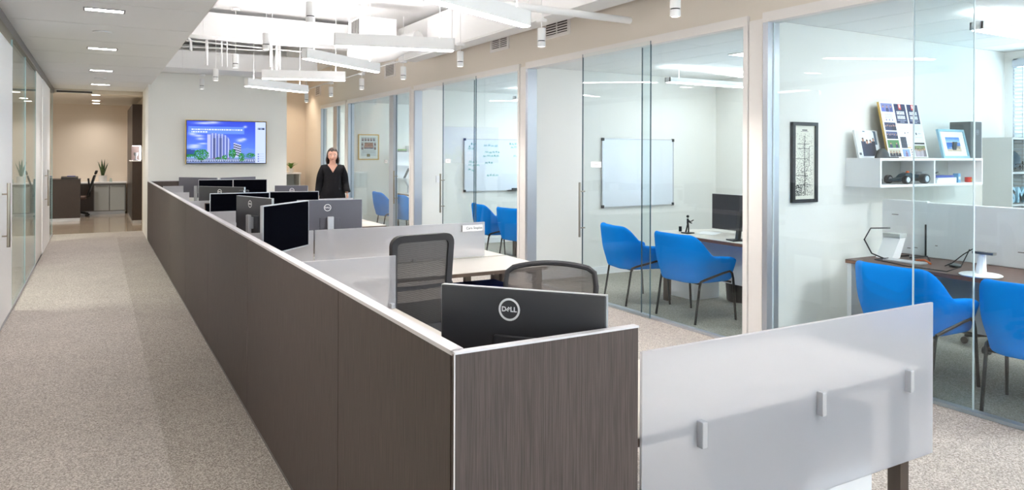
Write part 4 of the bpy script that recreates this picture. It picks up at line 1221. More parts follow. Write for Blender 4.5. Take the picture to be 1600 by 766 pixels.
def people_patch(a, y0, y1, x0, x1, rs, base, n, suit=(0.16, 0.18, 0.30)):
    a[y0:y1, x0:x1] = base
    h = y1 - y0; w = x1 - x0
    for k in range(n):
        cx = x0 + (k + 0.5) * w / n; hy = y0 + h * (0.28 + 0.12 * rs.rand()); r = max(1.0, min(h * 0.12, w / n * 0.3))
        yy, xx = np.mgrid[0:a.shape[0], 0:a.shape[1]]
        inb = (yy >= y0) & (yy < y1) & (xx >= x0) & (xx < x1)
        body = inb & (yy > hy + r) & (abs(xx - cx) < r * 1.9 + 0.15 * (yy - hy))
        a[body] = np.array(suit) * (0.7 + 0.6 * rs.rand())
        head = inb & (((xx - cx) / r) ** 2 + ((yy - hy) / (r * 1.25)) ** 2 < 1)
        a[head] = np.array([0.80, 0.58, 0.48]) * (0.85 + 0.2 * rs.rand())
        hair = head & (yy < hy - r * 0.4); a[hair] = [0.18, 0.12, 0.10]
def words(a, y, x0, x1, rs, c, h=1):
    x = x0
    while x < x1:
        w = rs.randint(2, 5); a[y:y + h, x:min(x + w, x1)] = c; x += w + 1
def poster_array(kind):
    H, W = 96, 36
    rs = np.random.RandomState(20 + kind)
    a = np.ones((H, W, 3)) * np.array([0.93, 0.94, 0.97])
    if kind == 0:
        people_patch(a, 1, 16, 1, 35, rs, [0.50, 0.52, 0.72], 3, (0.30, 0.34, 0.60))
        for y in (20, 23, 26): words(a, y, 8, 30, rs, [0.60, 0.63, 0.74])
        for x in (9, 18, 27): a[29:32, x:x + 3] = [0.5, 0.52, 0.65]
        people_patch(a, 35, 49, 2, 35, rs, [0.20, 0.22, 0.36], 6)
        people_patch(a, 51, 64, 2, 35, rs, [0.34, 0.36, 0.52], 5)
        people_patch(a, 66, 80, 1, 35, rs, [0.30, 0.50, 0.30], 2)
        people_patch(a, 82, 95, 1, 35, rs, [0.72, 0.70, 0.62], 4, (0.12, 0.14, 0.2))
    else:
        a[1:36, 1:35] = [0.12, 0.16, 0.32]
        for k in range(60): a[1 + rs.randint(34), 1 + rs.randint(33)] = [0.22, 0.27, 0.46]
        a[1:11, 14:22] = [0.84, 0.20, 0.18]; a[2:8, 16:20] = [0.96, 0.86, 0.84]
        for r in (14, 22):
            for x in range(6, 30): 
                if x % 5 != 4: a[r:r + 6, x] = [0.92, 0.93, 0.96]
            a[r + 2, 6:30:3] = [0.12, 0.16, 0.32]
        words(a, 30, 5, 31, rs, [0.75, 0.79, 0.9]); words(a, 33, 12, 25, rs, [0.85, 0.87, 0.95])
        if kind == 1:
            for k in range(10): words(a, 40 + 2 * k, 4, 32, rs, [0.78, 0.80, 0.86]) if k % 3 else None
            a[52:54, 18:21] = [0.2, 0.25, 0.3]; a[52, 26:31] = [0.2, 0.25, 0.3]
            a[60:80, 2:20] = [0.28, 0.30, 0.36]
            for k in range(120): a[60 + rs.randint(20), 2 + rs.randint(18)] = [0.15, 0.17, 0.22]
            for k in range(60): a[60 + rs.randint(16), 21 + rs.randint(13)] = [0.62, 0.62, 0.66]
            a[78:80, 20:30] = [0.85, 0.68, 0.3]
            people_patch(a, 82, 95, 2, 24, rs, [0.52, 0.62, 0.86], 1, (0.6, 0.5, 0.66)); a[82:95:4, 28:32] = [0.1, 0.1, 0.12]; a[83:95:4, 28:32] = [0.1, 0.1, 0.12]
        else:
            for y in (40, 43, 46): words(a, y, 10, 30, rs, [0.80, 0.82, 0.87])
            a[52:56, 13:17] = [0.15, 0.2, 0.24]; words(a, 53, 21, 30, rs, [0.25, 0.28, 0.34])
            words(a, 60, 11, 18, rs, [0.6, 0.62, 0.68]); words(a, 60, 20, 30, rs, [0.7, 0.72, 0.78])
            a[70:73, 1:35] = [0.06, 0.06, 0.09]
            people_patch(a, 75, 95, 1, 35, rs, [0.50, 0.54, 0.38], 5, (0.62, 0.58, 0.62))
    return a
def leaning(name, label, cat, x, y, z, rz, tilt):
    t = thing(name, label, cat, (x, y, z), rz)
    return t, Matrix.Rotation(-tilt, 4, 'X')
# three-column photo board
t, M = leaning('photo_board', 'tall leaning board of three poster strips with photos on the shelf', 'poster', 6.08, 3.89, ST, 0.0, 0.20)
b = MB(); b.box(-0.008, 0.001, 0.004, 0.588, 0.022, 0.515, M=M); b.build('board', 'gold', t)
for k in range(3):
    a = poster_array(k)
    picture('poster_strip', 0.180, 0.500, a, 'print', t, M @ Matrix.Translation((0.002 + k * 0.194, -0.0006, 0.008)))
b = MB(); b.box(-0.008, -0.0002, 0.004, 0.588, 0.0008, 0.515, M=M); b.build('board_face', 'paper', t)
# group photo print
t, M = leaning('photo_print', 'white edged print of four people leaning at the left end of the shelf', 'picture', 5.75, 3.95, ST, 0.06, 0.2)
b = MB(); b.box(-0.012, 0.001, 0.0, 0.345, 0.02, 0.25, M=M); b.build('backing', 'paper', t)
a = np.ones((46, 56, 3)) * np.array([0.90, 0.92, 0.94]); rs = np.random.RandomState(5)
a[0:26, 18:24] = [0.35, 0.42, 0.5]; a[0:24, 44:52] = [0.3, 0.38, 0.46]
people_patch(a, 2, 44, 10, 30, rs, a[2, 10].copy(), 2, (0.14, 0.16, 0.26)); people_patch(a, 2, 44, 30, 46, rs, a[2, 11].copy(), 2, (0.14, 0.16, 0.26))
a[34:46, 40:48] = [0.08, 0.08, 0.1]; a[38:42, 0:6] = [0.3, 0.3, 0.34]
picture('photograph', 0.33, 0.238, a, 'print', t, M @ Matrix.Translation((0.0, -0.0006, 0.006)))
t = thing('dark_cap', 'dark cap lying before the print of four people', 'cap', (5.86, 3.82, ST))
b = MB(); b.sphere((0, 0, 0.0), 0.085, 1.1, 0.42, 1.0, 18, 12)
bmesh.ops.bisect_plane(b.bm, geom=b.bm.verts[:] + b.bm.edges[:] + b.bm.faces[:], plane_co=(0, 0, 0), plane_no=(0, 0, -1), clear_outer=True)
b.build('crown', 'black_plastic', t, smooth=True)
b = MB(); b.box(0.05, -0.034, 0.0, 0.19, 0.03, 0.012, bev=0.005); b.build('brim', 'black_plastic', t)
# framed beach photo
t, M = leaning('framed_photo', 'pale blue framed beach photo with white mount on the shelf', 'picture', 6.92, 3.768, ST, 0.0, 0.22)
FW, FH = 0.43, 0.275
b = MB(); b.box(-FW / 2, 0, 0, -FW / 2 + 0.022, 0.022, FH, M=M); b.box(FW / 2 - 0.022, 0, 0, FW / 2, 0.022, FH, M=M)
b.box(-FW / 2 + 0.022, 0, 0, FW / 2 - 0.022, 0.022, 0.020, M=M); b.box(-FW / 2 + 0.022, 0, FH - 0.020, FW / 2 - 0.022, 0.022, FH, M=M); b.build('frame', 'sky_frame', t)
b = MB(); b.box(-FW / 2 + 0.022, 0.010, 0.02, FW / 2 - 0.022, 0.016, FH - 0.02, M=M); b.build('mount', 'paper', t)
a = np.zeros((40, 56, 3)); yy = np.linspace(0, 1, 40)[:, None]
a[:] = (np.array([0.25, 0.45, 0.88]) + (np.array([0.62, 0.78, 0.95]) - np.array([0.25, 0.45, 0.88])) * np.clip(yy * 3, 0, 1))[:, None, :].reshape(40, 1, 3)
a[13:15] = [0.72, 0.70, 0.70]; a[15:30] = [0.16, 0.42, 0.74]
for x in range(56): a[30 - x // 9:, x] = [0.82, 0.72, 0.62]; a[30:34 - x // 10, x] = [0.3, 0.52, 0.78]
a[15:28, 24:28] = [0.80, 0.30, 0.36]; a[13:16, 24:28] = [0.78, 0.55, 0.45]; a[16:27, 31:34] = [0.30, 0.50, 0.72]; a[14:16, 31:34] = [0.76, 0.55, 0.45]
a[24:32, 36:52] = np.where(np.random.RandomState(2).rand(8, 16)[..., None] < 0.45, np.array([0.08, 0.08, 0.12]), a[24:32, 36:52])
picture('photograph', 0.23, 0.135, a, 'print', t, M @ Matrix.Translation((-0.115, 0.0095, 0.066)))
b = MB(); b.box(-0.03, 0.022, 0.0, 0.03, 0.03, 0.15, M=Matrix.Translation((0, 0.012, 0)) @ Matrix.Rotation(0.1, 4, 'X')); b.build('strut', 'black_plastic', t)
# grey box file
t = thing('gift_box', 'tall slate grey box with a ringed monogram at the right end of the shelf', 'box', (7.228, 3.80, ST))
b = MB(); b.box(-0.095, -0.035, 0.0, 0.095, 0.16, 0.345, bev=0.003); b.build('body', 'slate_box', t)
b = MB(); A = [[(r * math.cos(2 * PI * k / 24), 0, r * math.sin(2 * PI * k / 24)) for k in range(25)] for r in (0.022, 0.024)]; b.grid(A)
text_bm(b, 'M', 0.024, Matrix.Rotation(PI / 2, 4, 'X'), 0.0002)
o = b.build('monogram', 'silver', t); o.location = (0.02, -0.0362, 0.245)
# model cars in the left bay
SB = SZ0 + 0.0225
def model_car(loc, rz, s, label, bodym, dark):
    t = thing('model_car', label, 'toy car', loc, rz)
    prof = [(-0.19, 0.03), (-0.17, 0.075), (-0.06, 0.085), (-0.02, 0.098), (0.04, 0.085), (0.09, 0.055), (0.2, 0.038), (0.2, 0.022), (-0.19, 0.022)]
    b = MB(); b.prism([(x * s, z * s) for x, z in prof], -0.035 * s, 0.035 * s, M=Matrix.Rotation(PI / 2, 4, 'X')); b.build('body', bodym, t)
    b = MB(); b.box(-0.12 * s, -0.055 * s, 0.03 * s, 0.05 * s, 0.055 * s, 0.05 * s, bev=0.006 * s); b.box(0.16 * s, -0.07 * s, 0.02 * s, 0.2 * s, 0.07 * s, 0.026 * s); b.build('sidepod', dark, t)
    b = MB(); b.box(-0.225 * s, -0.06 * s, 0.098 * s, -0.15 * s, 0.06 * s, 0.104 * s); b.box(-0.2 * s, -0.03 * s, 0.06 * s, -0.18 * s, -0.024 * s, 0.1 * s); b.box(-0.2 * s, 0.024 * s, 0.06 * s, -0.18 * s, 0.03 * s, 0.1 * s); b.build('rear_wing', 'silver', t)
    b = MB(); b.box(-0.06 * s, -0.0358 * s, 0.045 * s, 0.0, -0.0352 * s, 0.075 * s); b.build('race_number', 'paper', t)
    b = MB(); b.sphere((-0.03 * s, 0, 0.098 * s), 0.016 * s, u=10, v=8); b.build('driver_helmet', 'orange', t, smooth=True)
    for x, r, w in ((-0.14, 0.044, 0.055), (0.115, 0.038, 0.04)):
        for sd in (-1, 1):
            y = sd * 0.085 * s
            b = MB(); b.lathe([(r * s * 0.6, -w / 2 * s), (r * s * 0.92, -w / 2 * s), (r * s, -w / 3 * s), (r * s, w / 3 * s), (r * s * 0.92, w / 2 * s), (r * s * 0.6, w / 2 * s)], 18)
            o = b.build('wheel', 'black_plastic', t, smooth=True); o.rotation_euler = (PI / 2, 0, 0); o.location = (x * s, y, r * s)
            b = MB(); b.cyl((0, 0, -w / 2 * s - 0.001), (0, 0, w / 2 * s + 0.001), r * s * 0.62, n=14); q = b.build('rim', 'silver', o, smooth=True)
    b = MB(); b.cyl((-0.14 * s, -0.085 * s, 0.044 * s), (-0.14 * s, 0.085 * s, 0.044 * s), 0.006 * s, n=6); b.cyl((0.115 * s, -0.085 * s, 0.038 * s), (0.115 * s, 0.085 * s, 0.038 * s), 0.006 * s, n=6); b.build('axle', 'channel_grey', t)
    return t
model_car((6.285, 3.875, SB), PI - 0.04, 1.0, 'dark teal model racing car with pale wheel rims in the left shelf bay', 'teal', 'black_plastic')
model_car((5.93, 3.96, SB), PI + 0.75, 0.66, 'blue model car with yellow nose at the far left of the shelf bay', 'royal', 'yellow')
# right bay
def book(x, y, z, w, d, h, m, label, rz=0.0):
    t = thing('book', label, 'book', (x, y, z), rz)
    b = MB(); b.box(-w / 2, -d / 2, 0, w / 2, d / 2, 0.003); b.box(-w / 2, -d / 2, h - 0.003, w / 2, d / 2, h); b.box(-w / 2, -d / 2, 0.003, w / 2, -d / 2 + 0.003, h - 0.003); b.build('cover', m, t)
    b = MB(); b.box(-w / 2 + 0.003, -d / 2 + 0.003, 0.003, w / 2 - 0.004, d / 2 - 0.004, h - 0.003); b.build('pages', 'paper', t)
book(6.76, 3.87, SB, 0.31, 0.19, 0.030, 'white_lam', 'white book at the bottom of the small stack on the shelf')
book(6.775, 3.87, SB + 0.0305, 0.30, 0.18, 0.018, 'paper', 'pale book in the middle of the small stack')
book(6.76, 3.875, SB + 0.049, 0.29, 0.17, 0.020, 'royal', 'blue spined book on top of the small stack')
t = thing('small_box', 'light blue carton standing at the right end of the book stack', 'box', (6.965, 3.80, SB))
b = MB(); b.box(-0.02, -0.025, 0, 0.02, 0.025, 0.085, bev=0.002); b.build('carton', 'lightblue', t)
b = MB(); b.box(-0.015, -0.0262, 0.03, 0.015, -0.025, 0.055); b.build('carton_label', 'paper', t)
t = thing('old_photo', 'brown picture leaning against the back of the right shelf bay', 'picture', (6.93, 4.03, SB))
M = Matrix.Rotation(-0.12, 4, 'X'); b = MB(); b.box(-0.17, 0, 0.002, 0.10, 0.012, 0.17, M=M); b.build('print', 'brown', t)
b = MB(); b.box(-0.16, -0.002, 0.01, 0.09, 0.0, 0.05, M=M); b.box(-0.16, -0.002, 0.06, -0.04, 0.0, 0.10, M=M); b.build('dark_figure', 'vent_dark', t)
t = thing('model_plane', 'dark little model plane lying on the book stack', 'toy', (6.70, 3.87, SB + 0.0695))
b = MB(); b.tube([(-0.10, 0, 0.012), (0.0, 0, 0.016), (0.09, 0, 0.028)], [0.012, 0.012, 0.004], 8); b.build('fuselage', 'black_plastic', t, smooth=True)
b = MB(); b.prism([(-0.02, -0.08), (0.03, -0.03), (0.03, 0.03), (-0.02, 0.08), (-0.04, 0.08), (-0.01, 0.0), (-0.04, -0.08)], 0.012, 0.016); b.build('wing', 'slate_box', t)
t = thing('mug', 'small red mug with a yellow spot on the shelf', 'mug', (7.16, 3.80, SB))
b = MB(); b.lathe([(0.026, 0), (0.030, 0.004), (0.030, 0.048), (0.027, 0.048), (0.027, 0.008)], 18); b.build('cup', 'red', t, smooth=True)
b = MB(); b.tube([(0.028, -0.004, 0.040), (0.046, -0.004, 0.036), (0.046, -0.004, 0.016), (0.028, -0.004, 0.010)], 0.004, 6); b.build('handle', 'red', t, smooth=True)
b = MB(); b.box(-0.010, -0.0325, 0.016, 0.010, -0.028, 0.034, bev=0.002); b.build('spot', 'yellow', t)
# bookcase
t = thing('bookcase', 'tall grey bookcase with open shelves near the blinds', 'bookcase', (7.95, WY, 0))
D = WY - 3.80
b = MB(); b.box(0, -D, 0, 0.02, 0, 1.785); b.build('side_panel', 'grey_lam', t)
b = MB(); b.box(0.40, -D, 0, 0.42, 0, 1.785); b.build('side_panel', 'grey_lam', t)
b = MB(); b.box(0.02, -0.012, 0.05, 0.40, -0.001, 1.785); b.build('back_panel', 'grey_lam', t)
for z in (0.05, 0.40, 0.75, 1.09, 1.415, 1.765):
    b = MB(); b.box(0.02, -D + 0.005, z, 0.40, -0.012, z + 0.02); b.build('shelf', 'grey_lam', t)
t = thing('football_helmet', 'dark and red football helmet in the bookcase', 'helmet', (8.12, 3.93, 1.4355), -0.5)
b = MB(); b.sphere((0, 0, 0.115), 0.115, 1.1, 0.9, 1.0, 20, 14); b.build('shell', 'teal', t, smooth=True)
b = MB(); b.sphere((-0.02, 0, 0.125), 0.113, 1.0, 0.6, 1.0, 16, 10); b.build('crest', 'red', t, smooth=True)
b = MB()
for z in (0.04, 0.075): b.tube([(0.02, -0.10, z), (0.13, -0.07, z), (0.155, 0, z), (0.13, 0.07, z), (0.02, 0.10, z)], 0.006, 6)
b.tube([(0.155, -0.02, 0.02), (0.15, -0.02, 0.11)], 0.006, 6); b.tube([(0.155, 0.02, 0.02), (0.15, 0.02, 0.11)], 0.006, 6); b.build('face_guard', 'black_plastic', t, smooth=True)
for k, (s, x) in enumerate((('S', 8.05), ('M', 8.22))):
    b = MB(); text_bm(b, s, 0.22, Matrix.Rotation(PI / 2, 4, 'X'), 0.012, 0.004); o = b.build('letter_block', 'sky_frame')
    o.location = (x, 3.85, 1.11 + 0.082)
    tag(o, ['pale standing letter S on the lower bookcase shelf', 'pale standing letter M on the lower bookcase shelf'][k], 'letter')
# office pendant
def office_pendant(x0, x1, y, z, label): 
    linear_pendant((x0, y), (x1, y), label, z, 0.06, 0.045, 'lamp_office', top=OC)
office_pendant(5.75, 7.0, 3.0, 2.55, 'white linear pendant in the nearest office, seen end on')
office_pendant(6.15, 7.75, 6.85, 2.50, 'white linear pendant in the office with the blank whiteboard')
office_pendant(6.0, 7.6, 10.4, 2.50, 'white linear pendant in the office with the written whiteboard')
office_pendant(5.8, 7.4, 13.6, 2.50, 'white linear pendant in the office with the gold framed picture')
office_pendant(5.5, 7.2, 16.8, 2.50, 'white linear pendant in the farthest office')
for x, y, ol in ((6.1, 1.1, 'nearest'), (6.3, 5.4, 'second'), (6.3, 9.2, 'third'), (6.3, 12.8, 'fourth'), (6.3, 17.4, 'farthest')):  # panels added to brighten the offices, the nearest one out of view
    t = thing('ceiling_fill_panel', 'added flush square fill light in the ceiling of the %s glazed office' % ol, 'light', (x, y, OC), 0, 'added fill lights of the offices')
    b = MB(); b.box(-0.3, -0.3, -0.008, 0.3, 0.3, -0.0005); b.build('diffuser', 'fill_panel' if ol in ('third', 'fourth', 'second') else 'fill_bright' if ol == 'nearest' else 'lamp_office', t)
    b = MB(); b.box(-0.31, -0.31, -0.010, -0.3, 0.31, 0); b.box(0.3, -0.31, -0.010, 0.31, 0.31, 0); b.box(-0.3, -0.31, -0.010, 0.3, -0.3, 0); b.box(-0.3, 0.3, -0.010, 0.3, 0.31, 0); b.build('trim_frame', 'white_paint', t)

# ================================================================== OFFICE WITH THE BLANK WHITEBOARD
def whiteboard(x0, x1, y, z0, z1, label, marks=()):
    t = thing('whiteboard', label, 'whiteboard', ((x0 + x1) / 2, y, z0))
    W = x1 - x0; H = z1 - z0
    b = MB(); b.box(-W / 2, -0.014, 0, W / 2, -0.001, H); b.build('board', 'whiteboard', t)
    b = MB(); b.box(-W / 2 - 0.012, -0.02, -0.012, W / 2 + 0.012, -0.001, 0.0); b.box(-W / 2 - 0.012, -0.02, H, W / 2 + 0.012, -0.001, H + 0.012)
    b.box(-W / 2 - 0.012, -0.02, 0, -W / 2, -0.001, H); b.box(W / 2, -0.02, 0, W / 2 + 0.012, -0.001, H); b.build('frame', 'silver', t)
    for sx in (-1, 1):
        for z in (0, H):
            b = MB(); b.box(sx * W / 2 - 0.02, -0.024, z - 0.02, sx * W / 2 + 0.02, -0.001, z + 0.02, bev=0.004); b.build('corner_cap', 'black_plastic', t)
    if marks:
        b = MB(); rs = np.random.RandomState(9)
        for (u0, v, n, hh) in marks:
            x = -W / 2 + u0 * W
            for k in range(n):
                w = 0.02 + 0.05 * rs.rand(); z = H * v + 0.008 * rs.randn()
                pts = []
                for q in range(5): pts.append((x + w * q / 4, -0.0148, z + hh * (0.5 if q % 2 else -0.5) * (0.6 + 0.6 * rs.rand())))
                b.tube(pts, 0.005, 4); x += w + 0.02
        b.build('handwriting', 'marker', t)
    return t
whiteboard(5.856, 7.088, 7.79, 0.90, 1.80, 'blank whiteboard on the side wall above the pair of blue chairs')
t = thing('office_desk', 'walnut edged desk with white modesty panel, a sculpture and papers on it', 'desk', (5.35, 6.15, 0))
poly = [(0, 0), (0.0, -1.2), (0.03, -1.9), (0.80, -1.9), (0.80, -0.35), (0.72, -0.1), (0.45, 0.0)]
b = MB(); b.prism(poly, 0.744, 0.75); b.build('desktop', 'desk_top', t)
b = MB(); b.prism(poly, 0.715, 0.744); b.build('desk_edge', 'walnut', t)
b = MB(); b.box(0.40, -1.85, 0.25, 0.42, -0.3, 0.715); b.build('modesty_panel', 'white_lam', t)
b = MB(); b.box(0.06, -0.13, 0, 0.12, -0.07, 0.715); b.build('leg', 'leg_bronze', t)
b = MB(); b.box(0.06, -1.83, 0, 0.12, -1.77, 0.715); b.build('leg', 'leg_bronze', t)
b = MB(); b.box(0.3, -1.10, 0.690, 0.38, -0.98, 0.715); b.build('cable_clip', 'silver', t)
t = thing('low_pedestal', 'low white drawer unit under the desk beside the black bin', 'cabinet', (5.90, 6.02, 0))
b = MB(); b.box(-0.22, -0.13, 0, 0.16, 0.32, 0.26); b.build('carcass', 'white_lam', t)
b = MB(); b.box(-0.225, -0.12, 0.015, -0.22, 0.31, 0.245); b.build('drawer', 'white_lam', t)
t = thing('waste_bin', 'black waste bin under the desk by the column', 'bin', (6.10, 5.63, 0))
b = MB(); b.lathe([(0.12, 0.0), (0.135, 0.02), (0.16, 0.36), (0.165, 0.37), (0.155, 0.37), (0.125, 0.03)], 20); b.build('body', 'black_plastic', t, smooth=True)
monitor((5.98, 5.90), (5.99, 5.36), 1.165, True, 'black monitor on the walnut desk with the sculpture', h=0.385, base=0.75, logo=False, stand=False)
t = thing('monitor_stand', 'black leaning monitor stand at the desk edge beside the column', 'stand', (5.50, 5.10, 0.75), -0.3)
b = MB(); b.box(-0.09, -0.07, 0, 0.08, 0.07, 0.012, bev=0.003); b.build('foot', 'black_plastic', t)
b = MB(); b.box(-0.016, -0.03, 0.012, 0.016, 0.03, 0.30, bev=0.005, M=Matrix.Rotation(0.12, 4, 'Y')); b.build('column', 'black_plastic', t)
t = thing('figure_sculpture', 'little black wire archer figure standing on the walnut desk', 'sculpture', (5.53, 5.83, 0.75))
b = MB(); b.box(-0.05, -0.05, 0, 0.05, 0.05, 0.012); b.build('plinth', 'black_metal', t)
b = MB(); b.tube([(0.0, -0.012, 0.012), (0.004, -0.008, 0.06), (0.0, 0, 0.11), (0.0, 0, 0.16)], [0.008, 0.008, 0.012, 0.011], 8); b.tube([(0.0, 0.03, 0.012), (0.004, 0.018, 0.06), (0, 0, 0.11)], 0.008, 8)
b.tube([(0, 0, 0.15), (0.0, -0.04, 0.128), (0.0, -0.085, 0.15)], 0.006, 8); b.tube([(0, 0, 0.15), (0.0, -0.03, 0.12), (0, -0.06, 0.115)], 0.006, 8); b.sphere((0, 0, 0.183), 0.016, u=10, v=8); b.build('figure', 'black_metal', t, smooth=True)
b = MB(); b.cyl((5.60, 6.02, 0.7505), (5.60, 6.02, 0.805), 0.017, n=14); tag(b.build('pen_holder', 'black_metal', smooth=True), 'small dark cylinder beside the wire figure', 'pen holder')
b = MB(); b.box(-0.15, -0.105, 0, 0.15, 0.105, 0.003); o = b.build('paper_sheet', 'paper'); o.location = (5.73, 5.72, 0.7505); o.rotation_euler = (0, 0, 0.5); tag(o, 'white paper sheet on the walnut desk', 'paper')
def door_sign(x, y, z, label):
    t = thing('door_sign', label, 'sign', (x, y, z))
    b = MB(); b.box(-0.006, -0.09, 0, 0.0, 0.09, 0.06); b.build('plate', 'white_lam', t)
    b = MB(); b.box(-0.0068, -0.03, 0.026, -0.006, 0.03, 0.034); b.build('lettering', 'silver', t)
door_sign(GX - 0.036, 6.28, 1.46, 'white name sign on the open glass door before the blank whiteboard')
door_sign(GX - 0.036, 10.05, 1.46, 'white name sign on the open glass door before the written whiteboard')
door_sign(GX + 0.03, 12.95, 1.42, 'white name sign on the glass right of the gold framed picture')
# small switch plate
t = thing('light_switch', 'white switch plate on the side wall below the written whiteboard office sign', 'switch', (5.12, 11.49, 1.10))
b = MB(); b.box(-0.04, -0.008, 0, 0.04, -0.001, 0.12); b.build('plate', 'white_lam', t)
b = MB(); b.box(-0.012, -0.012, 0.035, 0.012, -0.008, 0.085); b.build('rocker', 'paper', t)

# ================================================================== OFFICE WITH THE WRITTEN WHITEBOARD
whiteboard(5.618, 6.95, 11.48, 0.945, 1.853, 'whiteboard covered with pale green handwriting', [(0.06, 0.90, 3, 0.035), (0.05, 0.82, 2, 0.03), (0.28, 0.88, 4, 0.035), (0.30, 0.76, 5, 0.03), (0.27, 0.68, 5, 0.03), (0.06, 0.56, 3, 0.035), (0.05, 0.50, 3, 0.03), (0.05, 0.42, 2, 0.03), (0.30, 0.55, 3, 0.03), (0.33, 0.30, 4, 0.035), (0.68, 0.92, 4, 0.035), (0.70, 0.86, 3, 0.03), (0.74, 0.68, 2, 0.03)])
t = thing('marker_tray', 'dark pen tray with an eraser under the written whiteboard', 'tray', (6.62, 11.48, 0.955))
b = MB(); b.box(-0.15, -0.075, -0.028, 0.15, -0.021, -0.016); b.box(-0.15, -0.075, -0.028, 0.15, -0.07, -0.006); b.build('tray', 'channel_grey', t)
b = MB(); b.box(-0.06, -0.065, -0.016, 0.06, -0.028, 0.022, bev=0.005); b.build('eraser', 'black_plastic', t)
def simple_desk(x, y, L, label):
    t = thing('office_desk', label, 'desk', (x, y, 0))
    b = MB(); b.box(0, -L, 0.744, 0.78, 0, 0.75); b.build('desktop', 'desk_top', t)
    b = MB(); b.box(0, -L, 0.715, 0.78, 0, 0.744); b.build('desk_edge', 'walnut', t)
    b = MB(); b.box(0.4, -L + 0.1, 0.25, 0.42, -0.1, 0.715); b.build('modesty_panel', 'white_lam', t)
    for yy in (-L + 0.1, -0.1):
        b = MB(); b.box(0.06, yy - 0.03, 0, 0.12, yy + 0.03, 0.715); b.build('leg', 'leg_bronze', t)
        b = MB(); b.box(0.66, yy - 0.03, 0, 0.72, yy + 0.03, 0.715); b.build('leg', 'leg_bronze', t)
simple_desk(5.62, 9.95, 1.9, 'walnut edged desk behind the chairs below the written whiteboard')
simple_desk(5.62, 15.1, 1.7, 'walnut edged desk carrying the silver monitor arms')

# ================================================================== OFFICE WITH THE GOLD FRAME
t = thing('wall_picture', 'gold framed composite of many small portraits on the side wall', 'picture', (5.126, 15.22, 1.46))
FW, FH = 0.47, 0.555
b = MB(); b.box(-FW / 2, -0.025, 0, -FW / 2 + 0.022, -0.001, FH); b.box(FW / 2 - 0.022, -0.025, 0, FW / 2, -0.001, FH); b.box(-FW / 2 + 0.022, -0.025, 0, FW / 2 - 0.022, -0.001, 0.022); b.box(-FW / 2 + 0.022, -0.025, FH - 0.022, FW / 2 - 0.022, -0.001, FH); b.build('frame', 'gold', t)
a = np.ones((66, 54, 3)) * np.array([0.90, 0.94, 0.94]); a[5:58, 5:49] = [0.78, 0.86, 0.88]; rs = np.random.RandomState(4)
for k in range(5): people_patch(a, 7, 16, 7 + 8 * k, 13 + 8 * k, rs, [0.55, 0.62, 0.68], 1)
for k in range(2):
    for x in (6, 42): people_patch(a, 20 + 11 * k, 29 + 11 * k, x, x + 6, rs, [0.5, 0.57, 0.64], 1)
people_patch(a, 20, 32, 15, 40, rs, [0.52, 0.42, 0.40], 5, (0.5, 0.3, 0.28)); people_patch(a, 29, 38, 14, 41, rs, [0.62, 0.50, 0.48], 6, (0.30, 0.34, 0.46))
for y in (42, 45, 48): words(a, y, 9, 46, rs, [0.55, 0.62, 0.66])
a[52:60, 22:31] = [0.25, 0.30, 0.24]; a[54:58, 24:29] = [0.45, 0.48, 0.25]
picture('composite_print', FW - 0.044, FH - 0.044, a, 'print', t, Matrix.Translation((-FW / 2 + 0.022, -0.014, 0.022)))
t = thing('wall_shelf', 'white wall shelf unit with books in the gold frame office', 'shelf', (6.16, 14.9, 1.05))
for z in (0.0, 0.28, 0.56):
    b = MB(); b.box(-0.5, 0.02, z, 0.5, 0.3, z + 0.025); b.build('shelf_board', 'white_lam', t)
b = MB(); b.box(-0.5, 0.02, 0.025, -0.48, 0.3, 0.28); b.box(-0.5, 0.02, 0.305, -0.48, 0.3, 0.56); b.build('side_board', 'white_lam', t)
b = MB(); b.box(-0.5, 0.30, 0.0, 0.5, 0.31, 0.585); b.build('back_board', 'white_lam', t)
book(5.80, 15.05, 1.6355, 0.22, 0.2, 0.03, 'slate_box', 'grey book lying on top of the white wall shelf')
book(5.80, 15.05, 1.666, 0.21, 0.2, 0.03, 'leaf', 'green book lying over the grey one on the wall shelf')
t = thing('document_tray', 'white document tray on top of the wall shelf', 'tray', (6.12, 15.05, 1.6355))
for z in (0.0, 0.06, 0.12):
    b = MB(); b.box(-0.16, -0.12, z, 0.16, 0.12, z + 0.012); b.build('tray', 'white_lam', t)
for sx in (-1, 1):
    b = MB(); b.box(sx * 0.155 - 0.006, -0.1, 0.012, sx * 0.155 + 0.006, 0.1, 0.12); b.build('side', 'white_lam', t)
t = thing('desk_arm_mount', 'double jointed silver monitor arm on the desk under the wall shelf', 'monitor arm', (5.82, 14.62, 0.75))
b = MB(); b.cyl((0, 0, 0), (0, 0, 0.16), 0.03, n=14); b.build('post', 'silver', t, smooth=True)
b = MB(); b.tube([(0, 0, 0.15), (-0.05, 0.12, 0.32)], 0.028, 10); b.tube([(0, 0, 0.13), (0.05, -0.2, 0.26)], 0.028, 10); b.build('lower_arm', 'silver', t, smooth=True)
b = MB(); b.tube([(-0.05, 0.12, 0.32), (-0.02, -0.05, 0.52)], 0.024, 10); b.tube([(0.05, -0.2, 0.26), (0.0, -0.32, 0.42)], 0.024, 10); b.build('upper_arm', 'slate_box', t, smooth=True)
b = MB(); b.box(-0.03, -0.16, 0.42, 0.0, 0.0, 0.64, bev=0.01, M=Matrix.Rotation(0.2, 4, 'X')); b.build('head_plate', 'black_plastic', t)
t = thing('desk_telephone', 'black desk telephone under the silver monitor arm', 'telephone', (5.80, 14.1, 0.75), 0.3)
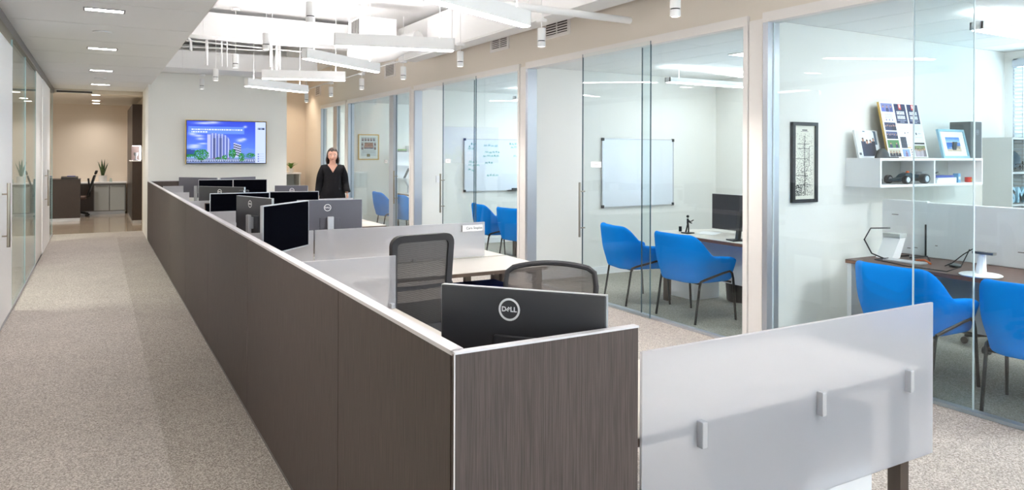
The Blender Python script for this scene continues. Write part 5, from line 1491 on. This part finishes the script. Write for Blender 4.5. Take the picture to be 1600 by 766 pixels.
b = MB(); b.prism([(-0.1, 0), (0.1, 0), (0.1, 0.03), (-0.1, 0.09)], -0.09, 0.09, M=Matrix.Rotation(PI / 2, 4, 'X')); b.build('body', 'black_plastic', t)
b = MB(); b.box(-0.09, -0.095, 0.085, 0.09, -0.045, 0.115, bev=0.012); b.build('handset', 'black_plastic', t)

# ================================================================== FAR AISLE
t = thing('credenza', 'small grey cabinet with an open niche at the end of the aisle', 'cabinet', (3.86, 18.55, 0))
b = MB(); b.box(-0.55, -0.25, 0, 0.55, 0.33, 0.70); b.build('carcass', 'white_lam', t)
b = MB(); b.box(-0.55, -0.25, 0.70, -0.52, 0.33, 1.08); b.box(0.52, -0.25, 0.70, 0.55, 0.33, 1.08); b.box(-0.52, -0.25, 0.70, 0.52, 0.33, 0.72); b.box(-0.55, 0.31, 0.72, 0.55, 0.33, 1.08); b.build('niche', 'grey_lam', t)
b = MB(); b.box(-0.57, -0.27, 1.08, 0.57, 0.33, 1.12); b.build('top_board', 'white_lam', t)
def leafy(name, label, loc, n, h, spread, m, pot, wide=0.02, seed=1, blade=False):
    t = thing(name, label, 'plant', loc)
    b = MB(); b.lathe(pot, 18); b.build('pot', 'pot_white', t, smooth=True)
    top = pot[-1][1]; pt = max(z for r, z in pot)
    rs = np.random.RandomState(seed)
    b = MB(); b.cyl((0, 0, pt - 0.03), (0, 0, pt - 0.015), max(r for r, z in pot) * 0.8, n=12); b.build('soil', 'vent_dark', t)
    for k in range(n):
        a = rs.rand() * 2 * PI; hh = h * (0.65 + 0.4 * rs.rand()); sp = spread * (0.3 + 0.8 * rs.rand())
        b = MB(); rows = []
        for q in range(6):
            u = q / 5; r = 0.012 + sp * u ** (1.5 if not blade else 1.2); z = pt - 0.02 + hh * (u if blade else math.sin(u * 1.7) / math.sin(1.7) if u < 1 else 1.0)
            w = wide * (1 - u ** 2.5) + 0.001
            c, s = math.cos(a), math.sin(a)
            rows.append([(r * c - w * s, r * s + w * c, z), (r * c, r * s, z - 0.003), (r * c + w * s, r * s - w * c, z)])
        b.grid(rows); b.build('leaf', m, t, smooth=True)
    return t
leafy('potted_plant', 'bushy green plant in a white pot on the small grey cabinet', (4.20, 18.40, 1.121), 46, 0.16, 0.16, 'leaf', [(0.05, 0), (0.06, 0.0), (0.075, 0.10), (0.07, 0.10), (0.06, 0.08)], 0.014, 3)

# ================================================================== RECEPTION
t = thing('reception_desk', 'dark wood reception counter with a pale plinth', 'desk', (-0.62, 19.75, 0))
b = MB(); b.box(-0.35, -0.05, 0.07, 0.285, 0.70, 0.95); b.build('front_panel', 'wood_rec', t)
b = MB(); b.box(-0.35, -0.08, 0.95, 0.29, 0.72, 0.975); b.build('counter_top', 'wood_rec', t)
b = MB(); b.box(-0.34, -0.04, 0, 0.28, 0.68, 0.07); b.build('plinth', 'silver', t)
t = thing('desk_telephone', 'dark telephone with lit display on the reception counter', 'telephone', (-0.55, 19.95, 0.9755))
b = MB(); b.prism([(-0.08, 0), (0.08, 0), (0.08, 0.06), (-0.08, 0.03)], -0.17, 0.17, M=Matrix.Rotation(PI / 2, 4, 'X') @ Matrix.Rotation(PI / 2, 4, 'Y')); b.build('body', 'black_plastic', t)
b = MB(); b.box(-0.05, -0.09, 0.06, 0.12, -0.06, 0.075); b.build('display', 'royal', t)
t = thing('office_chair', 'black mesh office chair leaning behind the reception counter', 'chair', (-0.44, 21.06, 0), 1.5)
b = MB(); b.box(-0.24, -0.22, 0.43, 0.24, 0.26, 0.51, bev=0.03, seg=3); b.build('seat', 'brown', t, smooth=True)
M = Matrix.Translation((0, -0.24, 0.50)) @ Matrix.Rotation(0.30, 4, 'X')
b = MB(); b.box(-0.22, -0.02, 0.02, 0.22, 0.02, 0.56, bev=0.018, seg=3, M=M); b.build('backrest', 'black_plastic', t, smooth=True)
b = MB(); b.box(-0.15, -0.03, 0.58, 0.15, 0.02, 0.68, bev=0.018, seg=3, M=M); b.build('headrest', 'black_plastic', t, smooth=True)
b = MB(); b.tube([(0, -0.26, 0.95), (0, -0.30, 0.5), (0, -0.05, 0.42)], 0.022, 8); b.build('back_bar', 'black_plastic', t, smooth=True)
chair_base(t)
t = thing('low_cabinet', 'pale two door cabinet along the reception rear wall', 'cabinet', (0.15, 21.7, 0))
b = MB(); b.box(-0.9, -0.18, 0.08, 0.52, 0.38, 0.80); b.build('carcass', 'channel_grey', t)
b = MB(); b.box(-0.92, -0.22, 0.80, 0.54, 0.39, 0.83); b.build('worktop', 'white_lam', t)
b = MB(); b.box(-0.88, -0.12, 0.0, 0.5, 0.36, 0.08); b.build('plinth', 'silver', t)
b = MB(); b.box(-0.88, -0.2, 0.1, -0.22, -0.181, 0.78); b.build('door', 'wood_rec', t)
for x0, x1 in ((-0.20, 0.14), (0.15, 0.50)):
    b = MB(); b.box(x0, -0.2, 0.1, x1 - 0.01, -0.181, 0.745); q = b.build('door', 'grey_lam', t)
    b = MB(); b.box(x0 + 0.03, -0.215, 0.722, x1 - 0.03, -0.201, 0.735); b.build('handle', 'channel_grey', q)
leafy('snake_plant', 'snake plant with upright blades in a white pot on the pale cabinet', (0.14, 21.72, 0.831), 9, 0.46, 0.15, 'snake_leaf', [(0.07, 0), (0.09, 0.0), (0.10, 0.17), (0.09, 0.17), (0.08, 0.14)], 0.032, 6, True)
b = MB(); b.lathe([(0.03, 0), (0.035, 0.002), (0.03, 0.07), (0.02, 0.10)], 14); o = b.build('vase', 'clear_glass', smooth=True); o.location = (0.32, 21.66, 0.831); tag(o, 'small clear vase beside the snake plant', 'vase')
t = thing('tall_cabinet', 'tall dark wood cabinet with a lit niche beside the reception', 'cabinet', (0.70, 18.55, 0))
b = MB(); b.box(0, 0, 0.06, 0.20, 3.0, 1.40); b.build('lower_body', 'wood_rec', t)
b = MB(); b.box(0, 0, 1.76, 0.20, 3.0, 2.70); b.build('upper_body', 'wood_rec', t)
b = MB(); b.box(0, 0.5, 1.40, 0.20, 3.0, 1.76); b.box(0.18, 0.0, 1.40, 0.20, 0.5, 1.76); b.build('niche_back', 'wood_rec', t)
b = MB(); b.box(-0.05, 0.0, 1.40, 0.18, 0.5, 1.42); b.build('niche_shelf', 'white_lam', t)
b = MB(); b.box(0.02, 0.02, 1.75, 0.17, 0.48, 1.759); b.build('niche_light', 'lamp_niche', t)
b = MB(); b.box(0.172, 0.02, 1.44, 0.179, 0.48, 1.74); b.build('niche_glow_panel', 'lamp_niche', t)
b = MB(); b.box(0.01, 0.02, 0, 0.19, 2.98, 0.06); b.build('plinth', 'silver', t)
t = thing('trophy', 'small dark trophy in the lit niche of the tall cabinet', 'trophy', (0.78, 18.72, 1.4205))
b = MB(); b.lathe([(0.045, 0), (0.045, 0.02), (0.015, 0.03), (0.012, 0.09), (0.04, 0.12), (0.05, 0.18), (0.045, 0.18)], 14); b.build('cup', 'slate_box', t, smooth=True)
b = MB(); b.lathe([(0.055, -0.0), (0.055, 0.012)], 14); b.build('foot', 'black_plastic', t)
# things behind the left glass
leafy('potted_plant', 'upright leafy plant behind the left glass front', (-2.3, 10.6, 0.76), 10, 0.42, 0.2, 'snake_leaf', [(0.07, 0), (0.09, 0.0), (0.10, 0.14), (0.09, 0.14), (0.08, 0.12)], 0.03, 8, True)
t = thing('side_table', 'dark table behind the left glass front', 'table', (-2.2, 10.4, 0))
b = MB(); b.box(-0.7, -1.2, 0.72, 0.5, 1.3, 0.76); b.build('table_top', 'wood_rec', t)
for sx, sy in ((-0.62, -1.1), (0.42, -1.1), (-0.62, 1.2), (0.42, 1.2)):
    b = MB(); b.box(sx - 0.03, sy - 0.03, 0, sx + 0.03, sy + 0.03, 0.72); b.build('leg', 'leg_bronze', t)
lamp('meeting_room_fill', 'AREA', (-2.4, 9.5, 2.80), 40, (1, 0.97, 0.86), 1.2, 1.2)
lamp('meeting_room_fill', 'AREA', (-2.4, 14.3, 2.80), 45, (1, 0.97, 0.86), 1.2, 1.2)

# ================================================================== WOMAN IN THE AISLE
def skin_chain(verts, edges, radii, sub=2):
    me = bpy.data.meshes.new('skeleton'); me.from_pydata(verts, edges, [])
    o = bpy.data.objects.new('skeleton', me); col.objects.link(o)
    sk = o.modifiers.new('skin', 'SKIN'); sk.use_smooth_shade = True
    for i, v in enumerate(me.skin_vertices[0].data):
        r = radii[i]; v.radius = r if isinstance(r, tuple) else (r, r)
        v.use_root = (i == 0)
    s = o.modifiers.new('sub', 'SUBSURF'); s.levels = sub; s.render_levels = sub
    dg = bpy.context.evaluated_depsgraph_get(); dg.update()
    out = bpy.data.meshes.new_from_object(o.evaluated_get(dg))
    bpy.data.objects.remove(o); bpy.data.meshes.remove(me)
    return out
V = [(0, 0.0, 0.93), (0, -0.01, 1.06), (0, -0.01, 1.22), (0, 0.0, 1.33), (0, 0.005, 1.40), (0, -0.005, 1.47), (0, -0.01, 1.53),
     (0.13, 0.01, 1.335), (0.175, 0.02, 1.24), (0.20, 0.03, 1.10), (0.222, -0.09, 0.985), (0.23, -0.125, 0.94),
     (-0.13, 0.01, 1.335), (-0.175, 0.02, 1.24), (-0.205, 0.06, 1.09), (-0.218, 0.02, 0.92), (-0.222, 0.005, 0.87),
     (0.095, 0.0, 0.84), (0.10, -0.07, 0.48), (0.10, -0.10, 0.09), (0.10, -0.20, 0.035),
     (-0.095, 0.0, 0.84), (-0.10, 0.03, 0.48), (-0.10, 0.12, 0.09), (-0.10, 0.03, 0.035)]
Eg = [(0, 1), (1, 2), (2, 3), (3, 4), (4, 5), (5, 6), (3, 7), (7, 8), (8, 9), (9, 10), (10, 11), (3, 12), (12, 13), (13, 14), (14, 15), (15, 16),
      (0, 17), (17, 18), (18, 19), (19, 20), (0, 21), (21, 22), (22, 23), (23, 24)]
Rd = [0.15, 0.145, 0.14, 0.11, 0.062, 0.052, 0.055, 0.075, 0.062, 0.048, 0.033, 0.032, 0.075, 0.062, 0.048, 0.033, 0.032, 0.10, 0.068, 0.042, 0.03, 0.10, 0.068, 0.042, 0.03]
parts = [skin_chain(V, Eg, Rd)]
def hand(base, d, side):
    """palm plus five unequal bent fingers; d = pointing direction"""
    base = Vector(base); d = Vector(d).normalized(); n = Vector((side, 0, 0)); n = (n - d * n.dot(d)).normalized(); w = d.cross(n).normalized()
    out = [skin_chain([base, base + d * 0.04, base + d * 0.085], [(0, 1), (1, 2)], [(0.020, 0.034), (0.022, 0.042), (0.016, 0.040)], 2)]
    for k, (o, L) in enumerate(((-0.028, 0.068), (-0.010, 0.078), (0.010, 0.073), (0.027, 0.058))):
        p = base + d * 0.075 + w * o
        q = -n * 0.010
        out.append(skin_chain([p, p + d * L * 0.45 + q * 0.6, p + d * L * 0.78 + q * 2.0, p + d * L * 0.96 + q * 3.6], [(0, 1), (1, 2), (2, 3)], [0.0092, 0.0088, 0.008, 0.007], 2))
    p = base + d * 0.02 - w * 0.026
    out.append(skin_chain([p, p + d * 0.03 - w * 0.022 - n * 0.008, p + d * 0.062 - w * 0.028 - n * 0.014], [(0, 1), (1, 2)], [0.013, 0.011, 0.008], 2))
    return out
parts += hand((0.232, -0.130, 0.935), (0.05, -0.35, -0.93), 1)
parts += hand((-0.224, 0.002, 0.865), (-0.02, -0.15, -0.98), -1)
hb = MB()
hb.sphere((0, -0.005, 1.575), 0.1, 0.80, 0.98, 1.02, 24, 18)
for v in hb.bm.verts:      # jaw narrows, face flattens
    z = v.co.z
    if z < 1.56:
        k = (1.56 - z) / 0.09; v.co.x *= 1 - 0.30 * k * k; v.co.z -= 0.022 * k
        if v.co.y < 0: v.co.y -= 0.004 * k
    if v.co.y < -0.05: v.co.y = -0.05 + (v.co.y + 0.05) * 0.86
hb.tube([(0, -0.088, 1.578), (0, -0.096, 1.555), (0, -0.109, 1.533), (0, -0.098, 1.522)], [0.008, 0.010, 0.014, 0.009], 8)
hb.sphere((0.0115, -0.096, 1.527), 0.008); hb.sphere((-0.0115, -0.096, 1.527), 0.008)
for s in (-1, 1):
    hb.sphere((s * 0.079, 0.005, 1.555), 0.022, 0.35, 0.7, 1.3, 10, 8)
    hb.sphere((s * 0.038, -0.072, 1.527), 0.022, 1, 0.7, 0.9, 10, 8)
    hb.tube([(s * 0.012, -0.088, 1.588), (s * 0.032, -0.087, 1.593), (s * 0.05, -0.076, 1.586)], 0.006, 6)
hb.sphere((0, -0.086, 1.497), 0.02, 1.25, 0.55, 0.42, 12, 8)
hb.sphere((0, -0.072, 1.468), 0.022, 1.1, 0.7, 0.7, 12, 8)
me = bpy.data.meshes.new('head'); hb.bm.to_mesh(me); hb.bm.free(); parts.append(me)
bb = bmesh.new()
for m in parts: bb.from_mesh(m)
raw = bpy.data.meshes.new('body'); bb.to_mesh(raw); bb.free()
tmp = bpy.data.objects.new('body', raw); col.objects.link(tmp)
rm = tmp.modifiers.new('remesh', 'REMESH'); rm.mode = 'VOXEL'; rm.voxel_size = 0.0065; rm.use_smooth_shade = True
sm = tmp.modifiers.new('smooth', 'SMOOTH'); sm.factor = 0.5; sm.iterations = 3
dg = bpy.context.evaluated_depsgraph_get(); dg.update()
body_me = bpy.data.meshes.new_from_object(tmp.evaluated_get(dg))
bpy.data.objects.remove(tmp)
body_me.materials.clear(); body_me.materials.append(MATS['skin'])
woman = thing('person', 'woman with shoulder length dark hair in a black V-neck top walking up the aisle', 'person', (3.40, 11.92, 0), -0.24)
bo = bpy.data.objects.new('body', body_me); col.objects.link(bo); bo.parent = woman
def garment(name, keep, push, m):
    g = bmesh.new(); g.from_mesh(body_me)
    bmesh.ops.delete(g, geom=[f for f in g.faces if not keep(f.calc_center_median())], context='FACES')
    g.normal_update()
    nrm = {v: v.normal.copy() for v in g.verts}
    for v in g.verts: v.co += nrm[v] * push(v.co)
    bmesh.ops.smooth_vert(g, verts=g.verts, factor=0.4, use_axis_x=True, use_axis_y=True, use_axis_z=True)
    me = bpy.data.meshes.new(name); g.to_mesh(me); g.free()
    me.materials.clear(); me.materials.append(MATS[m])
    o = bpy.data.objects.new(name, me); col.objects.link(o); o.parent = woman
    s = o.modifiers.new('thick', 'SOLIDIFY'); s.thickness = 0.006; s.offset = -1
    return o
def in_top(c):
    arm_r = c.x > 0.16 and c.z < 0.965 and c.y < -0.06
    arm_l = c.x < -0.175 and c.z < 0.90
    if arm_r or arm_l: return False
    if c.z > 1.415 or c.z < 0.70: return False
    if c.y < 0.03 and c.z > 1.28 and abs(c.x) < (c.z - 1.28) * 0.62: return False
    return abs(c.x) > 0.075 or c.z < 1.385
garment('black_top', in_top, lambda p: 0.014 + (0.008 if abs(p.x) > 0.16 else 0.0) + 0.018 * smooth01((1.15 - p.z) / 0.3), 'black_cloth')
garment('trousers', lambda c: 0.09 < c.z < 0.78 and abs(c.x) < 0.185 and not (c.y < -0.10 and c.x > 0.17), lambda p: 0.016, 'black_cloth')
garment('shoes', lambda c: c.z <= 0.10, lambda p: 0.006, 'black_plastic')
b = MB()
rows = []
for i in range(12):
    u = i / 11; row = []
    for k in range(33):
        a = -PI + 2 * PI * k / 32          # 0 = back of the head, +-pi = face
        zt = 1.698
        face = smooth01((abs(a) - 1.78) / 0.35)
        zb = 1.425 + (1.650 - 1.425) * face + 0.010 * math.sin(9 * a)
        zc_, R_ = 1.580, 0.118
        zz = zc_ + R_ * math.cos(u * PI) if u < 0.5 else zc_ - (zc_ - 1.425 - 0.010 * math.sin(9 * a)) * (u - 0.5) * 2
        zz = max(zz, zb)
        prof = math.sqrt(max(0.0, 1 - ((zz - zc_) / R_) ** 2)) if zz > zc_ else 1.0
        bulge = 1.0 + 0.20 * math.exp(-((zz - 1.49) / 0.06) ** 2) * (1 - face) + 0.02 * math.sin(11 * a + 8 * u) * prof
        rr = 0.004 + prof * bulge
        row.append((0.093 * rr * math.sin(a), 0.006 + 0.108 * rr * math.cos(a) * (0.95 if abs(a) > PI / 2 else 1.0), zz))
    rows.append(row)
b.grid(rows)
ho = b.build('hair', 'hair', woman, smooth=True)
s = ho.modifiers.new('thick', 'SOLIDIFY'); s.thickness = 0.016; s.offset = -1
for sx in (-1, 1):
    b = MB(); b.mi = 0; b.sphere((sx * 0.031, -0.0835, 1.562), 0.0105, 1.25, 0.55, 0.75, 12, 8); b.mi = 1; b.sphere((sx * 0.031, -0.0895, 1.562), 0.0055, 1, 0.4, 1.1, 10, 6); b.build('eye', ['pot_white', 'hair'], woman, smooth=True)
    b = MB(); b.tube([(sx * 0.014, -0.0935, 1.586), (sx * 0.032, -0.0925, 1.591), (sx * 0.05, -0.081, 1.584)], 0.0028, 6); b.build('eyebrow', 'hair', woman)
b = MB(); b.sphere((0, -0.0945, 1.499), 0.017, 1.2, 0.3, 0.30, 12, 8); b.build('lips', 'lip', woman, smooth=True)
